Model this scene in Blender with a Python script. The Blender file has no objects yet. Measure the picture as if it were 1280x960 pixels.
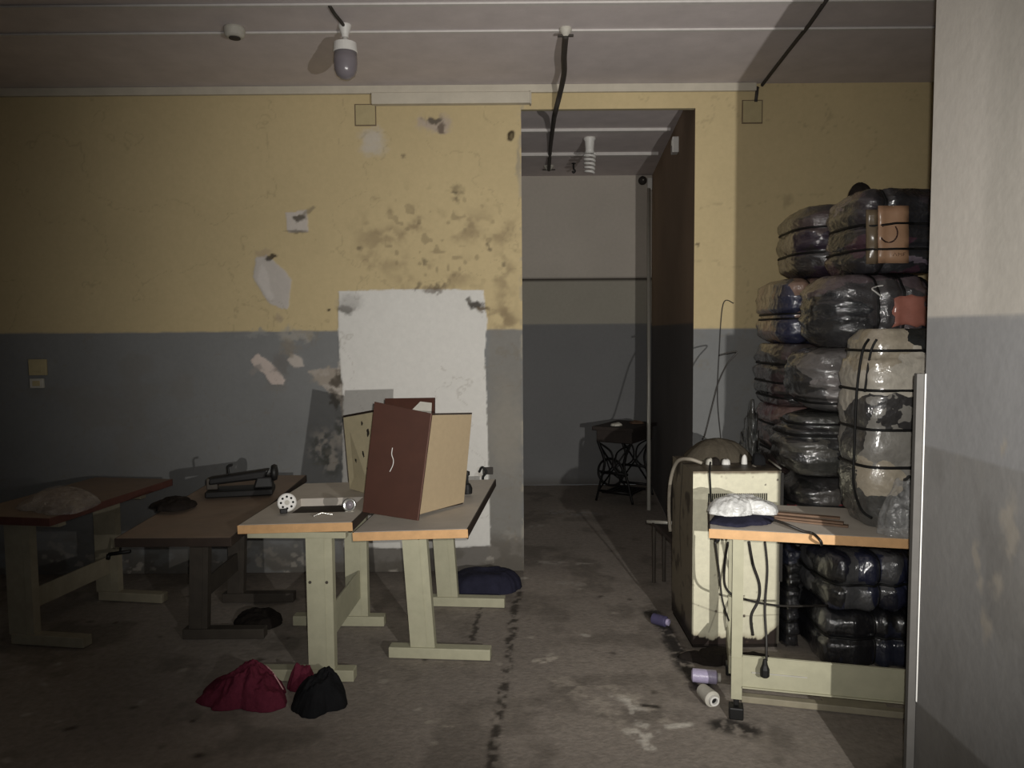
import bpy, math, random
import numpy as np
from mathutils import Vector, Matrix, Euler

sc = bpy.context.scene
COL = sc.collection
rnd = random.Random(7)

# ------------------------------------------------------------------ camera
F = 960.0
CAMZ = 1.65
PITCH = math.atan(65 / 960)
ROLL = 0.0076
fwd = Vector((0, math.cos(PITCH), -math.sin(PITCH)))
r0 = Vector((1, 0, 0)); u0 = Vector((0, math.sin(PITCH), math.cos(PITCH)))
rgt = r0 * math.cos(ROLL) - u0 * math.sin(ROLL)
up = u0 * math.cos(ROLL) + r0 * math.sin(ROLL)
CP = Vector((0, 0, CAMZ))
cam = bpy.data.cameras.new('camera'); cam.sensor_width = 36; cam.lens = 36 * F / 1280
cam.clip_start = 0.05
camo = bpy.data.objects.new('camera', cam); COL.objects.link(camo)
M = Matrix((rgt, up, -fwd)).transposed().to_4x4(); M.translation = CP
camo.matrix_world = M
sc.camera = camo

def ray(px, py):
    return rgt * ((px - 640) / F) - up * ((py - 480) / F) + fwd
def PY(px, py, y):                       # point of the room at depth y seen at that place of the photo
    d = ray(px, py); return CP + d * (y / d.y)
def PZ(px, py, z):                       # point of the room at height z
    d = ray(px, py); return CP + d * ((z - CAMZ) / d.z)

# ------------------------------------------------------------------ noise
def _h(i, j, k, s):
    n = (i * 374761393 + j * 668265263 + k * 2147483647 + s * 1274126177).astype(np.int64) & 0xFFFFFFFF
    n = ((n ^ (n >> 13)) * 1274126177) & 0xFFFFFFFF
    n = (n ^ (n >> 16)) & 0xFFFFFFFF
    return n.astype(np.float64) / 4294967295.0
def vn(x, y, z=None, s=0):
    x = np.asarray(x, float); y = np.asarray(y, float)
    z = np.zeros_like(x) if z is None else np.asarray(z, float)
    i, j, k = np.floor(x).astype(np.int64), np.floor(y).astype(np.int64), np.floor(z).astype(np.int64)
    a, b, c = x - i, y - j, z - k
    a = a * a * (3 - 2 * a); b = b * b * (3 - 2 * b); c = c * c * (3 - 2 * c)
    def L(k_):
        return (_h(i, j, k_, s) * (1 - a) + _h(i + 1, j, k_, s) * a) * (1 - b) + (_h(i, j + 1, k_, s) * (1 - a) + _h(i + 1, j + 1, k_, s) * a) * b
    return L(k) * (1 - c) + L(k + 1) * c
def fbm(x, y, z=None, s=0, o=4):
    t = 0; w = 0.5; f = 1.0; n = 0
    for q in range(o):
        t = t + w * vn(np.asarray(x) * f, np.asarray(y) * f, None if z is None else np.asarray(z) * f, s + q * 17)
        n += w; w *= 0.5; f *= 2.03
    return t / n
def sstep(a, b, x):
    t = np.clip((x - a) / (b - a), 0, 1); return t * t * (3 - 2 * t)

def lin(r, g=None, b=None):
    if g is None: r, g, b = r
    f = lambda c: ((c / 255.0) / 12.92 if c / 255.0 <= 0.04045 else ((c / 255.0 + 0.055) / 1.055) ** 2.4)
    r, g, b = f(r), f(g), f(b); y = .3 * r + .59 * g + .11 * b; k = .74
    return (y + (r - y) * k, y + (g - y) * k, y + (b - y) * k)

# ------------------------------------------------------------------ materials
def mat(name, col, rough=0.6, metal=0.0, var=0.12, scale=18.0, bump=0.0, bscale=60.0, coat=0.0, coat_r=0.2, spec=0.4, attr=False, trans=0.0, alpha=1.0, dust=None):
    m = bpy.data.materials.new(name); m.use_nodes = True
    nt = m.node_tree; N = nt.nodes; Lk = nt.links
    b = N['Principled BSDF']
    b.inputs['Roughness'].default_value = rough; b.inputs['Metallic'].default_value = metal
    b.inputs['Specular IOR Level'].default_value = spec
    b.inputs['Coat Weight'].default_value = coat; b.inputs['Coat Roughness'].default_value = coat_r
    b.inputs['Transmission Weight'].default_value = trans; b.inputs['Alpha'].default_value = alpha
    tc = N.new('ShaderNodeTexCoord')
    nz = N.new('ShaderNodeTexNoise'); nz.inputs['Scale'].default_value = scale; nz.inputs['Detail'].default_value = 6; nz.inputs['Roughness'].default_value = 0.65
    Lk.new(tc.outputs['Object'], nz.inputs['Vector'])
    mr = N.new('ShaderNodeMapRange'); mr.inputs['From Min'].default_value = 0.25; mr.inputs['From Max'].default_value = 0.75
    mr.inputs['To Min'].default_value = 1 - var; mr.inputs['To Max'].default_value = 1 + var
    Lk.new(nz.outputs['Fac'], mr.inputs['Value'])
    mx = N.new('ShaderNodeMix'); mx.data_type = 'RGBA'; mx.blend_type = 'MULTIPLY'; mx.inputs['Factor'].default_value = 1
    if attr:
        at = N.new('ShaderNodeAttribute'); at.attribute_name = 'Col'
        Lk.new(at.outputs['Color'], mx.inputs['A'])
    else:
        mx.inputs['A'].default_value = (*col, 1)
    Lk.new(mr.outputs['Result'], mx.inputs['B'])
    out = mx.outputs['Result']
    if dust:                                   # dust lying in patches
        n2 = N.new('ShaderNodeTexNoise'); n2.inputs['Scale'].default_value = 7; n2.inputs['Detail'].default_value = 8
        Lk.new(tc.outputs['Object'], n2.inputs['Vector'])
        m2 = N.new('ShaderNodeMapRange'); m2.inputs['From Min'].default_value = 0.42; m2.inputs['From Max'].default_value = 0.66
        m2.inputs['To Max'].default_value = dust[3]
        Lk.new(n2.outputs['Fac'], m2.inputs['Value'])
        x2 = N.new('ShaderNodeMix'); x2.data_type = 'RGBA'; x2.inputs['B'].default_value = (*dust[:3], 1)
        Lk.new(m2.outputs['Result'], x2.inputs['Factor']); Lk.new(out, x2.inputs['A']); out = x2.outputs['Result']
    Lk.new(out, b.inputs['Base Color'])
    if bump:
        n3 = N.new('ShaderNodeTexNoise'); n3.inputs['Scale'].default_value = bscale; n3.inputs['Detail'].default_value = 5
        Lk.new(tc.outputs['Object'], n3.inputs['Vector'])
        bp = N.new('ShaderNodeBump'); bp.inputs['Strength'].default_value = bump; bp.inputs['Distance'].default_value = 0.01
        Lk.new(n3.outputs['Fac'], bp.inputs['Height']); Lk.new(bp.outputs['Normal'], b.inputs['Normal'])
        if coat: Lk.new(bp.outputs['Normal'], b.inputs['Coat Normal'])
    return m

def bale_mat(name, palette, seed, scale=5.0, coat=1.0, stretch=(1, 1, 2.2)):
    m = bpy.data.materials.new(name); m.use_nodes = True
    nt = m.node_tree; N = nt.nodes; Lk = nt.links; b = N['Principled BSDF']
    tc = N.new('ShaderNodeTexCoord'); mp = N.new('ShaderNodeMapping')
    mp.inputs['Location'].default_value = (seed * 1.7, seed * 0.9, seed * 2.3); mp.inputs['Scale'].default_value = stretch
    Lk.new(tc.outputs['Object'], mp.inputs['Vector'])
    nz = N.new('ShaderNodeTexNoise'); nz.inputs['Scale'].default_value = 9; nz.inputs['Detail'].default_value = 3
    Lk.new(mp.outputs['Vector'], nz.inputs['Vector'])
    ad = N.new('ShaderNodeMix'); ad.data_type = 'VECTOR'; ad.inputs['Factor'].default_value = 0.14
    Lk.new(mp.outputs['Vector'], ad.inputs['A']); Lk.new(nz.outputs['Color'], ad.inputs['B'])
    vo = N.new('ShaderNodeTexVoronoi'); vo.inputs['Scale'].default_value = scale
    Lk.new(ad.outputs['Result'], vo.inputs['Vector'])
    sp = N.new('ShaderNodeSeparateColor'); Lk.new(vo.outputs['Color'], sp.inputs['Color'])
    cr = N.new('ShaderNodeValToRGB'); cr.color_ramp.interpolation = 'CONSTANT'
    el = cr.color_ramp.elements; n = len(palette)
    while len(el) < n: el.new(0.5)
    for q, c in enumerate(palette):
        el[q].position = q / n; el[q].color = (*[1.45 * v for v in lin(c)], 1)
    Lk.new(sp.outputs['Red'], cr.inputs['Fac'])
    n2 = N.new('ShaderNodeTexNoise'); n2.inputs['Scale'].default_value = 30; n2.inputs['Detail'].default_value = 6
    Lk.new(tc.outputs['Object'], n2.inputs['Vector'])
    mr = N.new('ShaderNodeMapRange'); mr.inputs['To Min'].default_value = 0.65; mr.inputs['To Max'].default_value = 1.35
    Lk.new(n2.outputs['Fac'], mr.inputs['Value'])
    mx = N.new('ShaderNodeMix'); mx.data_type = 'RGBA'; mx.blend_type = 'MULTIPLY'; mx.inputs['Factor'].default_value = 1
    Lk.new(cr.outputs['Color'], mx.inputs['A']); Lk.new(mr.outputs['Result'], mx.inputs['B'])
    Lk.new(mx.outputs['Result'], b.inputs['Base Color'])
    b.inputs['Roughness'].default_value = 0.42; b.inputs['Specular IOR Level'].default_value = 0.6
    b.inputs['Coat Weight'].default_value = coat; b.inputs['Coat Roughness'].default_value = 0.16; b.inputs['Coat IOR'].default_value = 1.75
    n3 = N.new('ShaderNodeTexNoise'); n3.inputs['Scale'].default_value = 6; n3.inputs['Detail'].default_value = 5; n3.inputs['Distortion'].default_value = 1.8
    Lk.new(mp.outputs['Vector'], n3.inputs['Vector'])
    bp = N.new('ShaderNodeBump'); bp.inputs['Strength'].default_value = 0.6; bp.inputs['Distance'].default_value = 0.03
    Lk.new(n3.outputs['Fac'], bp.inputs['Height']); Lk.new(bp.outputs['Normal'], b.inputs['Coat Normal'])
    b2 = N.new('ShaderNodeBump'); b2.inputs['Strength'].default_value = 0.5; b2.inputs['Distance'].default_value = 0.015
    Lk.new(n2.outputs['Fac'], b2.inputs['Height']); Lk.new(b2.outputs['Normal'], b.inputs['Normal'])
    return m

def film_mat(name, tint, opacity, rough=0.25):
    m = bpy.data.materials.new(name); m.use_nodes = True
    nt = m.node_tree; N = nt.nodes; Lk = nt.links; b = N['Principled BSDF']
    b.inputs['Base Color'].default_value = (*tint, 1); b.inputs['Roughness'].default_value = rough
    b.inputs['Coat Weight'].default_value = 0.6; b.inputs['Coat Roughness'].default_value = 0.12
    tc = N.new('ShaderNodeTexCoord'); nz = N.new('ShaderNodeTexNoise'); nz.inputs['Scale'].default_value = 22; nz.inputs['Detail'].default_value = 5; nz.inputs['Distortion'].default_value = 1.2
    Lk.new(tc.outputs['Object'], nz.inputs['Vector'])
    mr = N.new('ShaderNodeMapRange'); mr.inputs['From Min'].default_value = 0.3; mr.inputs['From Max'].default_value = 0.7
    mr.inputs['To Min'].default_value = opacity * 0.4; mr.inputs['To Max'].default_value = min(1, opacity * 1.6)
    Lk.new(nz.outputs['Fac'], mr.inputs['Value']); Lk.new(mr.outputs['Result'], b.inputs['Alpha'])
    bp = N.new('ShaderNodeBump'); bp.inputs['Strength'].default_value = 0.6; bp.inputs['Distance'].default_value = 0.015
    Lk.new(nz.outputs['Fac'], bp.inputs['Height']); Lk.new(bp.outputs['Normal'], b.inputs['Normal']); Lk.new(bp.outputs['Normal'], b.inputs['Coat Normal'])
    return m

MT = {}
MT['plaster'] = mat('painted_plaster', (1, 1, 1), 0.9, var=0.05, scale=30, bump=0.06, bscale=30, attr=True, spec=0.12)
MT['concrete'] = mat('worn_concrete', (1, 1, 1), 0.85, var=0.22, scale=28, bump=0.35, bscale=50, attr=True, spec=0.25)
MT['paintmetal'] = mat('aged_sheet_metal', (1, 1, 1), 0.5, var=0.10, scale=30, bump=0.1, bscale=60, attr=True, spec=0.4)
MT['ceiling'] = mat('ceiling_board', lin(204, 192, 190), 0.9, var=0.10, scale=5, bump=0.1, spec=0.1)
MT['batten'] = mat('ceiling_batten', lin(200, 194, 188), 0.7, var=0.08)
MT['trunk'] = mat('cream_trunking', lin(190, 180, 158), 0.6, var=0.10, scale=9)
MT['yellowbox'] = mat('painted_over_yellow', lin(176, 158, 104), 0.8, var=0.1)
MT['white'] = mat('white_plastic', lin(215, 212, 205), 0.45, var=0.05)
MT['offwhite'] = mat('dirty_white', lin(185, 180, 165), 0.6, var=0.15)
MT['bulbglass'] = mat('grey_violet_glass', lin(120, 112, 118), 0.25, var=0.04, coat=0.3)
MT['flex'] = mat('dark_flex', lin(58, 52, 46), 0.7, var=0.2)
MT['black'] = mat('black_rubber', lin(22, 21, 20), 0.55, var=0.2)
MT['blackiron'] = mat('black_iron', lin(26, 24, 23), 0.5, metal=0.3, var=0.25)
MT['olive'] = mat('olive_cream_metal', lin(172, 168, 134), 0.55, var=0.10, scale=14, bump=0.03)
MT['olivedull'] = mat('dull_olive_metal', lin(150, 140, 112), 0.6, var=0.18, scale=12)
MT['darkmetal'] = mat('dark_grimy_metal', lin(66, 58, 48), 0.6, var=0.25, scale=12)
MT['lam'] = mat('dusty_grey_laminate', lin(192, 182, 167), 0.6, var=0.12, scale=10, dust=(*lin(196, 186, 172), 0.5))
MT['lamd'] = mat('dusty_brown_laminate', lin(126, 104, 84), 0.6, var=0.2, scale=8, dust=(*lin(128, 110, 92), 0.5))
MT['ply'] = mat('orange_wood_edge', lin(212, 156, 80), 0.55, var=0.14, scale=22)
MT['paleboard'] = mat('pale_mouldy_board', lin(206, 190, 142), 0.8, var=0.1, scale=14)
MT['plyred'] = mat('red_brown_edge', lin(92, 48, 36), 0.6, var=0.2, scale=22)
MT['edgedark'] = mat('dark_edge_strip', lin(52, 38, 28), 0.6, var=0.25)
MT['brownboard'] = mat('dark_brown_board', lin(68, 32, 14), 0.6, var=0.14, scale=9, spec=0.2, coat=0.0, coat_r=0.35)
MT['brownedge'] = mat('brown_board_edge', lin(96, 56, 38), 0.6, var=0.2)
MT['hardboard'] = mat('tan_hardboard', lin(170, 146, 104), 0.8, var=0.06, scale=40)
MT['steel'] = mat('bright_steel', lin(210, 208, 200), 0.22, metal=0.9, var=0.05)
MT['steelw'] = mat('pale_painted_steel', lin(190, 186, 172), 0.4, metal=0.2, var=0.08)
MT['maroon'] = mat('maroon_cloth', lin(110, 26, 52), 0.9, var=0.22, scale=45, bump=0.4, bscale=120, spec=0.1)
MT['piping'] = mat('pale_pink_piping', lin(210, 150, 150), 0.8)
MT['blackcloth'] = mat('black_cloth', lin(28, 28, 30), 0.9, var=0.2, bump=0.3, bscale=120, spec=0.1)
MT['navycloth'] = mat('navy_cloth', lin(40, 40, 58), 0.9, var=0.25, bump=0.3, bscale=90, spec=0.1)
MT['darkcloth'] = mat('dark_brown_cloth', lin(40, 34, 30), 0.95, var=0.25, bump=0.3, spec=0.1)
MT['sack'] = mat('olive_brown_sack', lin(78, 70, 56), 0.9, var=0.18, scale=20, bump=0.4, bscale=110, spec=0.1)
MT['wood'] = mat('old_brown_wood', lin(112, 82, 56), 0.7, var=0.2, scale=16)
MT['woodd'] = mat('dark_old_plank', lin(56, 46, 40), 0.7, var=0.2, scale=16)
MT['hose'] = mat('pale_hose', lin(146, 136, 118), 0.5, var=0.1)
MT['cable'] = mat('grey_black_cable', lin(44, 40, 36), 0.5, var=0.1)
MT['lilac'] = mat('lilac_thread', lin(172, 160, 196), 0.35, var=0.12, scale=60, bump=0.2, bscale=200, coat=0.3)
MT['violetthread'] = mat('dark_violet_thread', lin(70, 64, 100), 0.5, var=0.12, scale=60)
MT['whitebag'] = film_mat('white_plastic_bag', lin(232, 232, 228), 0.95, 0.3)
MT['clearbag'] = film_mat('clear_plastic_bag', lin(180, 168, 156), 0.30, 0.3)
MT['wrap'] = film_mat('clear_stretch_wrap', lin(200, 200, 198), 0.28, 0.2)
MT['darkbag'] = mat('dark_plastic_bag', lin(46, 48, 48), 0.5, var=0.2, bump=0.8, bscale=20, coat=0.9, coat_r=0.18)
MT['strap'] = mat('black_strap', lin(14, 13, 13), 0.6, var=0.1)
MT['carton'] = mat('brown_printed_card', lin(176, 128, 84), 0.6, var=0.12, scale=12, coat=0.5, coat_r=0.25)
MT['cartond'] = mat('dull_card_flap', lin(112, 92, 62), 0.7, var=0.15, scale=12, coat=0.4)
MT['print'] = mat('dark_print', lin(60, 34, 24), 0.7)
MT['slot'] = mat('vent_slot_dark', lin(12, 11, 10), 0.9)
MT['hole'] = mat('dark_cutout', lin(58, 50, 42), 0.9, var=0.3)
MT['bead'] = mat('white_corner_bead', lin(225, 222, 216), 0.35, var=0.05)
MT['greyboard'] = mat('grey_painted_strip', lin(80, 77, 73), 0.7, var=0.12)
MT['dummy'] = mat('faded_orange_cloth', lin(184, 104, 80), 0.7, var=0.12, coat=1.0, coat_r=0.2)

# ------------------------------------------------------------------ object helpers
def tag(o, label=None, cat=None, group=None, kind=None):
    if label: o['label'] = label
    if cat: o['category'] = cat
    if group: o['group'] = group
    if kind: o['kind'] = kind
    return o
WM = {}
def thing(name, label, cat, loc=(0, 0, 0), rz=0.0, group=None, rot=None):
    o = bpy.data.objects.new(name, None); COL.objects.link(o)
    o.empty_display_size = 0.05
    o.location = loc; o.rotation_euler = rot if rot else (0, 0, rz)
    WM[o.name] = Matrix.LocRotScale(Vector(loc), Euler(rot if rot else (0, 0, rz)), None)
    return tag(o, label, cat, group)

class MB:
    def __init__(s): s.v = []; s.f = []
    def add(s, vs, fs):
        n = len(s.v); s.v += [tuple(p) for p in vs]; s.f += [tuple(i + n for i in q) for q in fs]; return s
    def box(s, x0, x1, y0, y1, z0, z1, X=None):
        vs = [Vector((x, y, z)) for z in (z0, z1) for y in (y0, y1) for x in (x0, x1)]
        if X: vs = [X @ p for p in vs]
        return s.add(vs, [(0, 2, 3, 1), (4, 5, 7, 6), (0, 1, 5, 4), (1, 3, 7, 5), (3, 2, 6, 7), (2, 0, 4, 6)])
    def slab(s, quad, t):                       # quad (4 points) thickened along its normal by t (away from the normal)
        q = [Vector(p) for p in quad]; n = (q[1] - q[0]).cross(q[3] - q[0]).normalized()
        w = [p - n * t for p in q]
        return s.add(q + w, [(0, 1, 2, 3), (7, 6, 5, 4), (1, 0, 4, 5), (2, 1, 5, 6), (3, 2, 6, 7), (0, 3, 7, 4)])
    def hexa(s, a, b):                          # two quads joined
        return s.add(list(a) + list(b), [(3, 2, 1, 0), (4, 5, 6, 7), (0, 1, 5, 4), (1, 2, 6, 5), (2, 3, 7, 6), (3, 0, 4, 7)])
    def tube(s, pts, r, n=10, cap=True, closed=False):
        pts = [Vector(p) for p in pts]; k = len(pts); rs = r if isinstance(r, (list, tuple)) else [r] * k
        vs = []; prev = None
        for i, p in enumerate(pts):
            if closed: t = pts[(i + 1) % k] - pts[i - 1]
            else: t = pts[min(i + 1, k - 1)] - pts[max(i - 1, 0)]
            t.normalize()
            if prev is None:
                a = Vector((0, 0, 1)) if abs(t.z) < 0.9 else Vector((1, 0, 0)); nrm = t.cross(a).normalized()
            else:
                nrm = prev - t * prev.dot(t)
                nrm = nrm.normalized() if nrm.length > 1e-6 else t.orthogonal().normalized()
            prev = nrm; bn = t.cross(nrm)
            for j in range(n):
                a = 2 * math.pi * j / n; vs.append(p + (nrm * math.cos(a) + bn * math.sin(a)) * rs[i])
        fs = []
        for i in range(k if closed else k - 1):
            for j in range(n):
                a = i * n; b = ((i + 1) % k) * n
                fs.append((a + j, a + (j + 1) % n, b + (j + 1) % n, b + j))
        if cap and not closed:
            fs.append(tuple(range(n - 1, -1, -1))); fs.append(tuple((k - 1) * n + j for j in range(n)))
        return s.add(vs, fs)
    def lathe(s, prof, X=None, n=28):           # profile of (r, z), capped where r>0
        vs = []; k = len(prof)
        for r, z in prof:
            for j in range(n):
                a = 2 * math.pi * j / n; p = Vector((r * math.cos(a), r * math.sin(a), z)); vs.append(X @ p if X else p)
        fs = [(i * n + j, i * n + (j + 1) % n, (i + 1) * n + (j + 1) % n, (i + 1) * n + j) for i in range(k - 1) for j in range(n)]
        fs.append(tuple(range(n - 1, -1, -1))); fs.append(tuple((k - 1) * n + j for j in range(n)))
        return s.add(vs, fs)
    def build(s, name, m, parent=None, smooth=False, bevel=0.0, world=False, loc=None, label=None, subsurf=0):
        vs = s.v
        if parent is not None and world:
            r = parent
            while r.parent is not None: r = r.parent
            I = WM.get(r.name, Matrix.Translation(r.location)).inverted(); vs = [I @ Vector(p) for p in vs]
        if parent is None:
            if loc is None:
                a = np.array([tuple(p) for p in vs]); lo = a.min(0); hi = a.max(0); loc = ((lo[0] + hi[0]) / 2, (lo[1] + hi[1]) / 2, lo[2])
            vs = [Vector(p) - Vector(loc) for p in vs]
        me = bpy.data.meshes.new(name); me.from_pydata([tuple(p) for p in vs], [], s.f); me.update()
        me.materials.append(m)
        if smooth:
            for p in me.polygons: p.use_smooth = True
        o = bpy.data.objects.new(name, me); COL.objects.link(o)
        if parent is not None: o.parent = parent
        else:
            o.location = loc; WM[o.name] = Matrix.Translation(Vector(loc))
        if bevel:
            b = o.modifiers.new('bevel', 'BEVEL'); b.width = bevel; b.segments = 2; b.limit_method = 'ANGLE'; b.angle_limit = 0.6
        if subsurf:
            q = o.modifiers.new('sub', 'SUBSURF'); q.levels = subsurf; q.render_levels = subsurf
        if label: o['label'] = label
        return o

def grid_mesh(name, patches, m, loc=(0, 0, 0), parent=None, smooth=True):
    """patches: list of (P [n,m,3], C [n,m,3]); one mesh with a colour attribute"""
    V = []; FA = []; CC = []; n0 = 0
    for P, C in patches:
        n, k = P.shape[:2]
        V.append(P.reshape(-1, 3)); CC.append(np.broadcast_to(C, P.shape).reshape(-1, 3))
        idx = (np.arange(n * k) + n0).reshape(n, k)
        FA.append(np.stack([idx[:-1, :-1], idx[:-1, 1:], idx[1:, 1:], idx[1:, :-1]], -1).reshape(-1, 4)); n0 += n * k
    V = np.concatenate(V) - np.array(loc, float); FA = np.concatenate(FA); CC = np.concatenate(CC)
    me = bpy.data.meshes.new(name)
    me.vertices.add(len(V)); me.vertices.foreach_set('co', V.astype(np.float32).ravel())
    me.loops.add(FA.size); me.loops.foreach_set('vertex_index', FA.astype(np.int32).ravel())
    me.polygons.add(len(FA)); me.polygons.foreach_set('loop_start', (np.arange(len(FA)) * 4).astype(np.int32))
    me.polygons.foreach_set('use_smooth', np.full(len(FA), smooth))
    me.update(calc_edges=True)
    ca = me.color_attributes.new('Col', 'FLOAT_COLOR', 'POINT')
    ca.data.foreach_set('color', np.concatenate([CC, np.ones((len(CC), 1))], 1).astype(np.float32).ravel())
    me.validate(); me.materials.append(m)
    o = bpy.data.objects.new(name, me); COL.objects.link(o)
    if parent is not None: o.parent = parent
    else:
        o.location = loc; WM[o.name] = Matrix.Translation(Vector(loc))
    return o

def smooth_path(pts, k=8):
    P = [Vector(p) for p in pts]; out = []
    for i in range(len(P) - 1):
        a, b, c, d = P[max(i - 1, 0)], P[i], P[i + 1], P[min(i + 2, len(P) - 1)]
        for q in range(k):
            t = q / k
            out.append(0.5 * ((2 * b) + (c - a) * t + (2 * a - 5 * b + 4 * c - d) * t * t + (3 * b - a - 3 * c + d) * t ** 3))
    out.append(P[-1]); return out

# ------------------------------------------------------------------ the room
WY = 5.22; CEIL = 3.283; FARY = 8.2
def wpt(px, py): p = PY(px, py, WY); return p.x, p.z
JL = wpt(653, 400)[0]; JR = wpt(867, 400)[0]
LINT = wpt(760, 136)[1]
SM = WY / F                                       # metres per photo pixel on that wall

def poly_sd(x, y, poly):                          # signed distance (negative inside) to a polygon
    x = np.asarray(x); y = np.asarray(y); d = np.full(x.shape, 1e9); ins = np.zeros(x.shape, bool); n = len(poly)
    for i in range(n):
        ax, ay = poly[i]; bx, by = poly[(i + 1) % n]; ex, ey = bx - ax, by - ay
        t = np.clip(((x - ax) * ex + (y - ay) * ey) / (ex * ex + ey * ey + 1e-12), 0, 1)
        d = np.minimum(d, np.hypot(x - ax - t * ex, y - ay - t * ey))
        c = ((ay > y) != (by > y)) & (x < (bx - ax) * (y - ay) / ((by - ay) if abs(by - ay) > 1e-9 else 1e-9) + ax); ins ^= c
    return np.where(ins, -d, d)
def line_d(x, y, pts):
    d = np.full(np.asarray(x).shape, 1e9)
    for (ax, ay), (bx, by) in zip(pts[:-1], pts[1:]):
        ex, ey = bx - ax, by - ay
        t = np.clip(((x - ax) * ex + (y - ay) * ey) / (ex * ex + ey * ey + 1e-12), 0, 1)
        d = np.minimum(d, np.hypot(x - ax - t * ex, y - ay - t * ey))
    return d
def mixc(C, col, m): return C * (1 - m[..., None]) + np.array(col) * m[..., None]

YEL = lin(196, 173, 116); GREY = lin(122, 123, 122); PATCH = lin(214, 211, 203); PLAST = lin(178, 168, 154); DARK = lin(74, 66, 54); CEM = lin(118, 110, 98)
DADO = wpt(640, 412)[1]

def paint_wall(X, Z):
    C = np.empty(X.shape + (3,)); C[:] = YEL
    D = np.zeros(X.shape)
    big = fbm(X * 1.3, Z * 1.3, s=1); C *= (0.9 + 0.2 * big)[..., None]
    nx = (fbm(X * 14, Z * 14, s=5) - .5) * .05; nz = (fbm(X * 14, Z * 14, s=9) - .5) * .05
    fx = (fbm(X * 40, Z * 40, s=25) - .5) * .022; fz = (fbm(X * 40, Z * 40, s=29) - .5) * .022
    g = sstep(.006, -.006, Z - DADO + (fbm(X * 9, Z * 2, s=3) - .5) * .012)
    gc = np.array(GREY) * (0.88 + 0.24 * fbm(X * 2, Z * 2, s=2))[..., None]
    C = C * (1 - g[..., None]) + gc * g[..., None]
    rub = sstep(.62, .75, fbm(X * 3.1, Z * 5.5, s=61)) * .25
    C = mixc(C, CEM, rub * g)
    def E(px, py, rx, ry, col, a=1.0, hard=.25, nm=1.0):
        nonlocal C, D
        cx, cz = wpt(px, py); q = np.hypot((X + (nx + fx) * nm - cx) / (rx * SM), (Z + (nz + fz) * nm - cz) / (ry * SM))
        m = sstep(1 + hard, 1 - hard, q) * a; C = mixc(C, col, m); return m
    def Pg(pts, col, a=1.0, soft=.006, nm=1.0):
        nonlocal C, D
        w = [wpt(*p) for p in pts]; sd = poly_sd(X + (nx * .35 + fx) * nm, Z + (nz * .35 + fz) * nm, w)
        m = sstep(soft, -soft, sd) * a; C = mixc(C, col, m); return m
    # grime around the patch and by the opening
    for a in ((520, 285, 75, 30, .45), (600, 285, 55, 22, .4), (480, 300, 40, 18, .35), (545, 340, 60, 26, .4), (470, 325, 30, 22, .3), (630, 350, 16, 70, .35), (630, 400, 22, 22, .45)):
        n = sstep(.42, .68, fbm(X * 11, Z * 11, s=int(a[0])))
        cx, cz = wpt(a[0], a[1]); q = np.hypot((X + nx * 2 - cx) / (a[2] * SM), (Z + nz * 2 - cz) / (a[3] * SM))
        C = mixc(C, lin(120, 98, 68), sstep(1.3, .2, q) * a[4] * n * 1.3)
    gx, gz = wpt(550, 300); gm = sstep(1.1, .4, np.hypot((X - gx) / (120 * SM), (Z - gz) / (80 * SM))); C = mixc(C, lin(92, 78, 54), gm * sstep(.74, .84, vn(X * 26, Z * 26, s=131)) * .35)
    # cement scar that runs from the patch down to the floor, and the bared wall beside the opening
    Pg([(612, 412), (653, 412), (653, 730), (612, 730), (608, 560)], lin(132, 126, 114), .55, .02)
    E(632, 535, 20, 50, lin(150, 142, 126), .45, .5, 2)
    Pg([(425, 668), (660, 672), (660, 740), (425, 740)], lin(112, 104, 94), .75, .05, 3)
    E(500, 715, 60, 14, DARK, .5, .5, 3)
    Pg([(60, 700), (425, 690), (425, 745), (60, 745)], lin(100, 96, 90), .45, .05, 3)
    for q in ((325, 738), (350, 700), (372, 735), (335, 690)): E(q[0], q[1], 12, 4, PLAST, .5, .5, 2)
    low = sstep(wpt(640, 640)[1], wpt(640, 715)[1], Z); pat = sstep(.46, .58, fbm(X * 5, Z * 8, s=121, o=5))
    C = mixc(C, lin(92, 86, 76), low * pat * .75); C = mixc(C, lin(168, 160, 146), low * sstep(.66, .72, fbm(X * 12, Z * 16, s=123)) * .6)
    # loose plaster left of the patch
    Pg([(385, 466), (402, 461), (426, 461), (441, 478), (444, 505), (439, 532), (428, 526), (424, 500), (408, 486)], lin(172, 160, 146), .85, .006, 1.6)
    E(432, 480, 12, 28, PLAST, .8, .35, 2.4); E(412, 472, 22, 9, lin(150, 138, 122), .8, .3, 2.4)
    E(425, 475, 11, 8, DARK, .85, .3, 2.5); E(418, 500, 7, 12, DARK, .7, .3, 2.5); E(436, 505, 8, 9, DARK, .7, .4, 2)
    for q in ((405, 560, 22, 28), (415, 580, 14, 20), (425, 540, 9, 26)):
        n = sstep(.45, .6, fbm(X * 22, Z * 22, s=q[0])); cx, cz = wpt(q[0], q[1])
        mm = sstep(1.2, .3, np.hypot((X - cx) / (q[2] * SM), (Z - cz) / (q[3] * SM)))
        C = mixc(C, PLAST, mm * n * .8); C = mixc(C, lin(84, 84, 72), mm * sstep(.5, .35, fbm(X * 22, Z * 22, s=q[0])) * .7)
    # the white patch
    m = Pg([(424, 364), (520, 361), (604, 363), (609, 400), (606, 440), (609, 520), (611, 600), (613, 682), (540, 686), (430, 684), (428, 600), (429, 500), (423, 420)], PATCH, 1, .004, .55); D -= m * .006
    sm = m * sstep(.4, .9, fbm(X * 3, Z * 3, s=71)) * .12; C = mixc(C, lin(182, 180, 174), sm)
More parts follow.
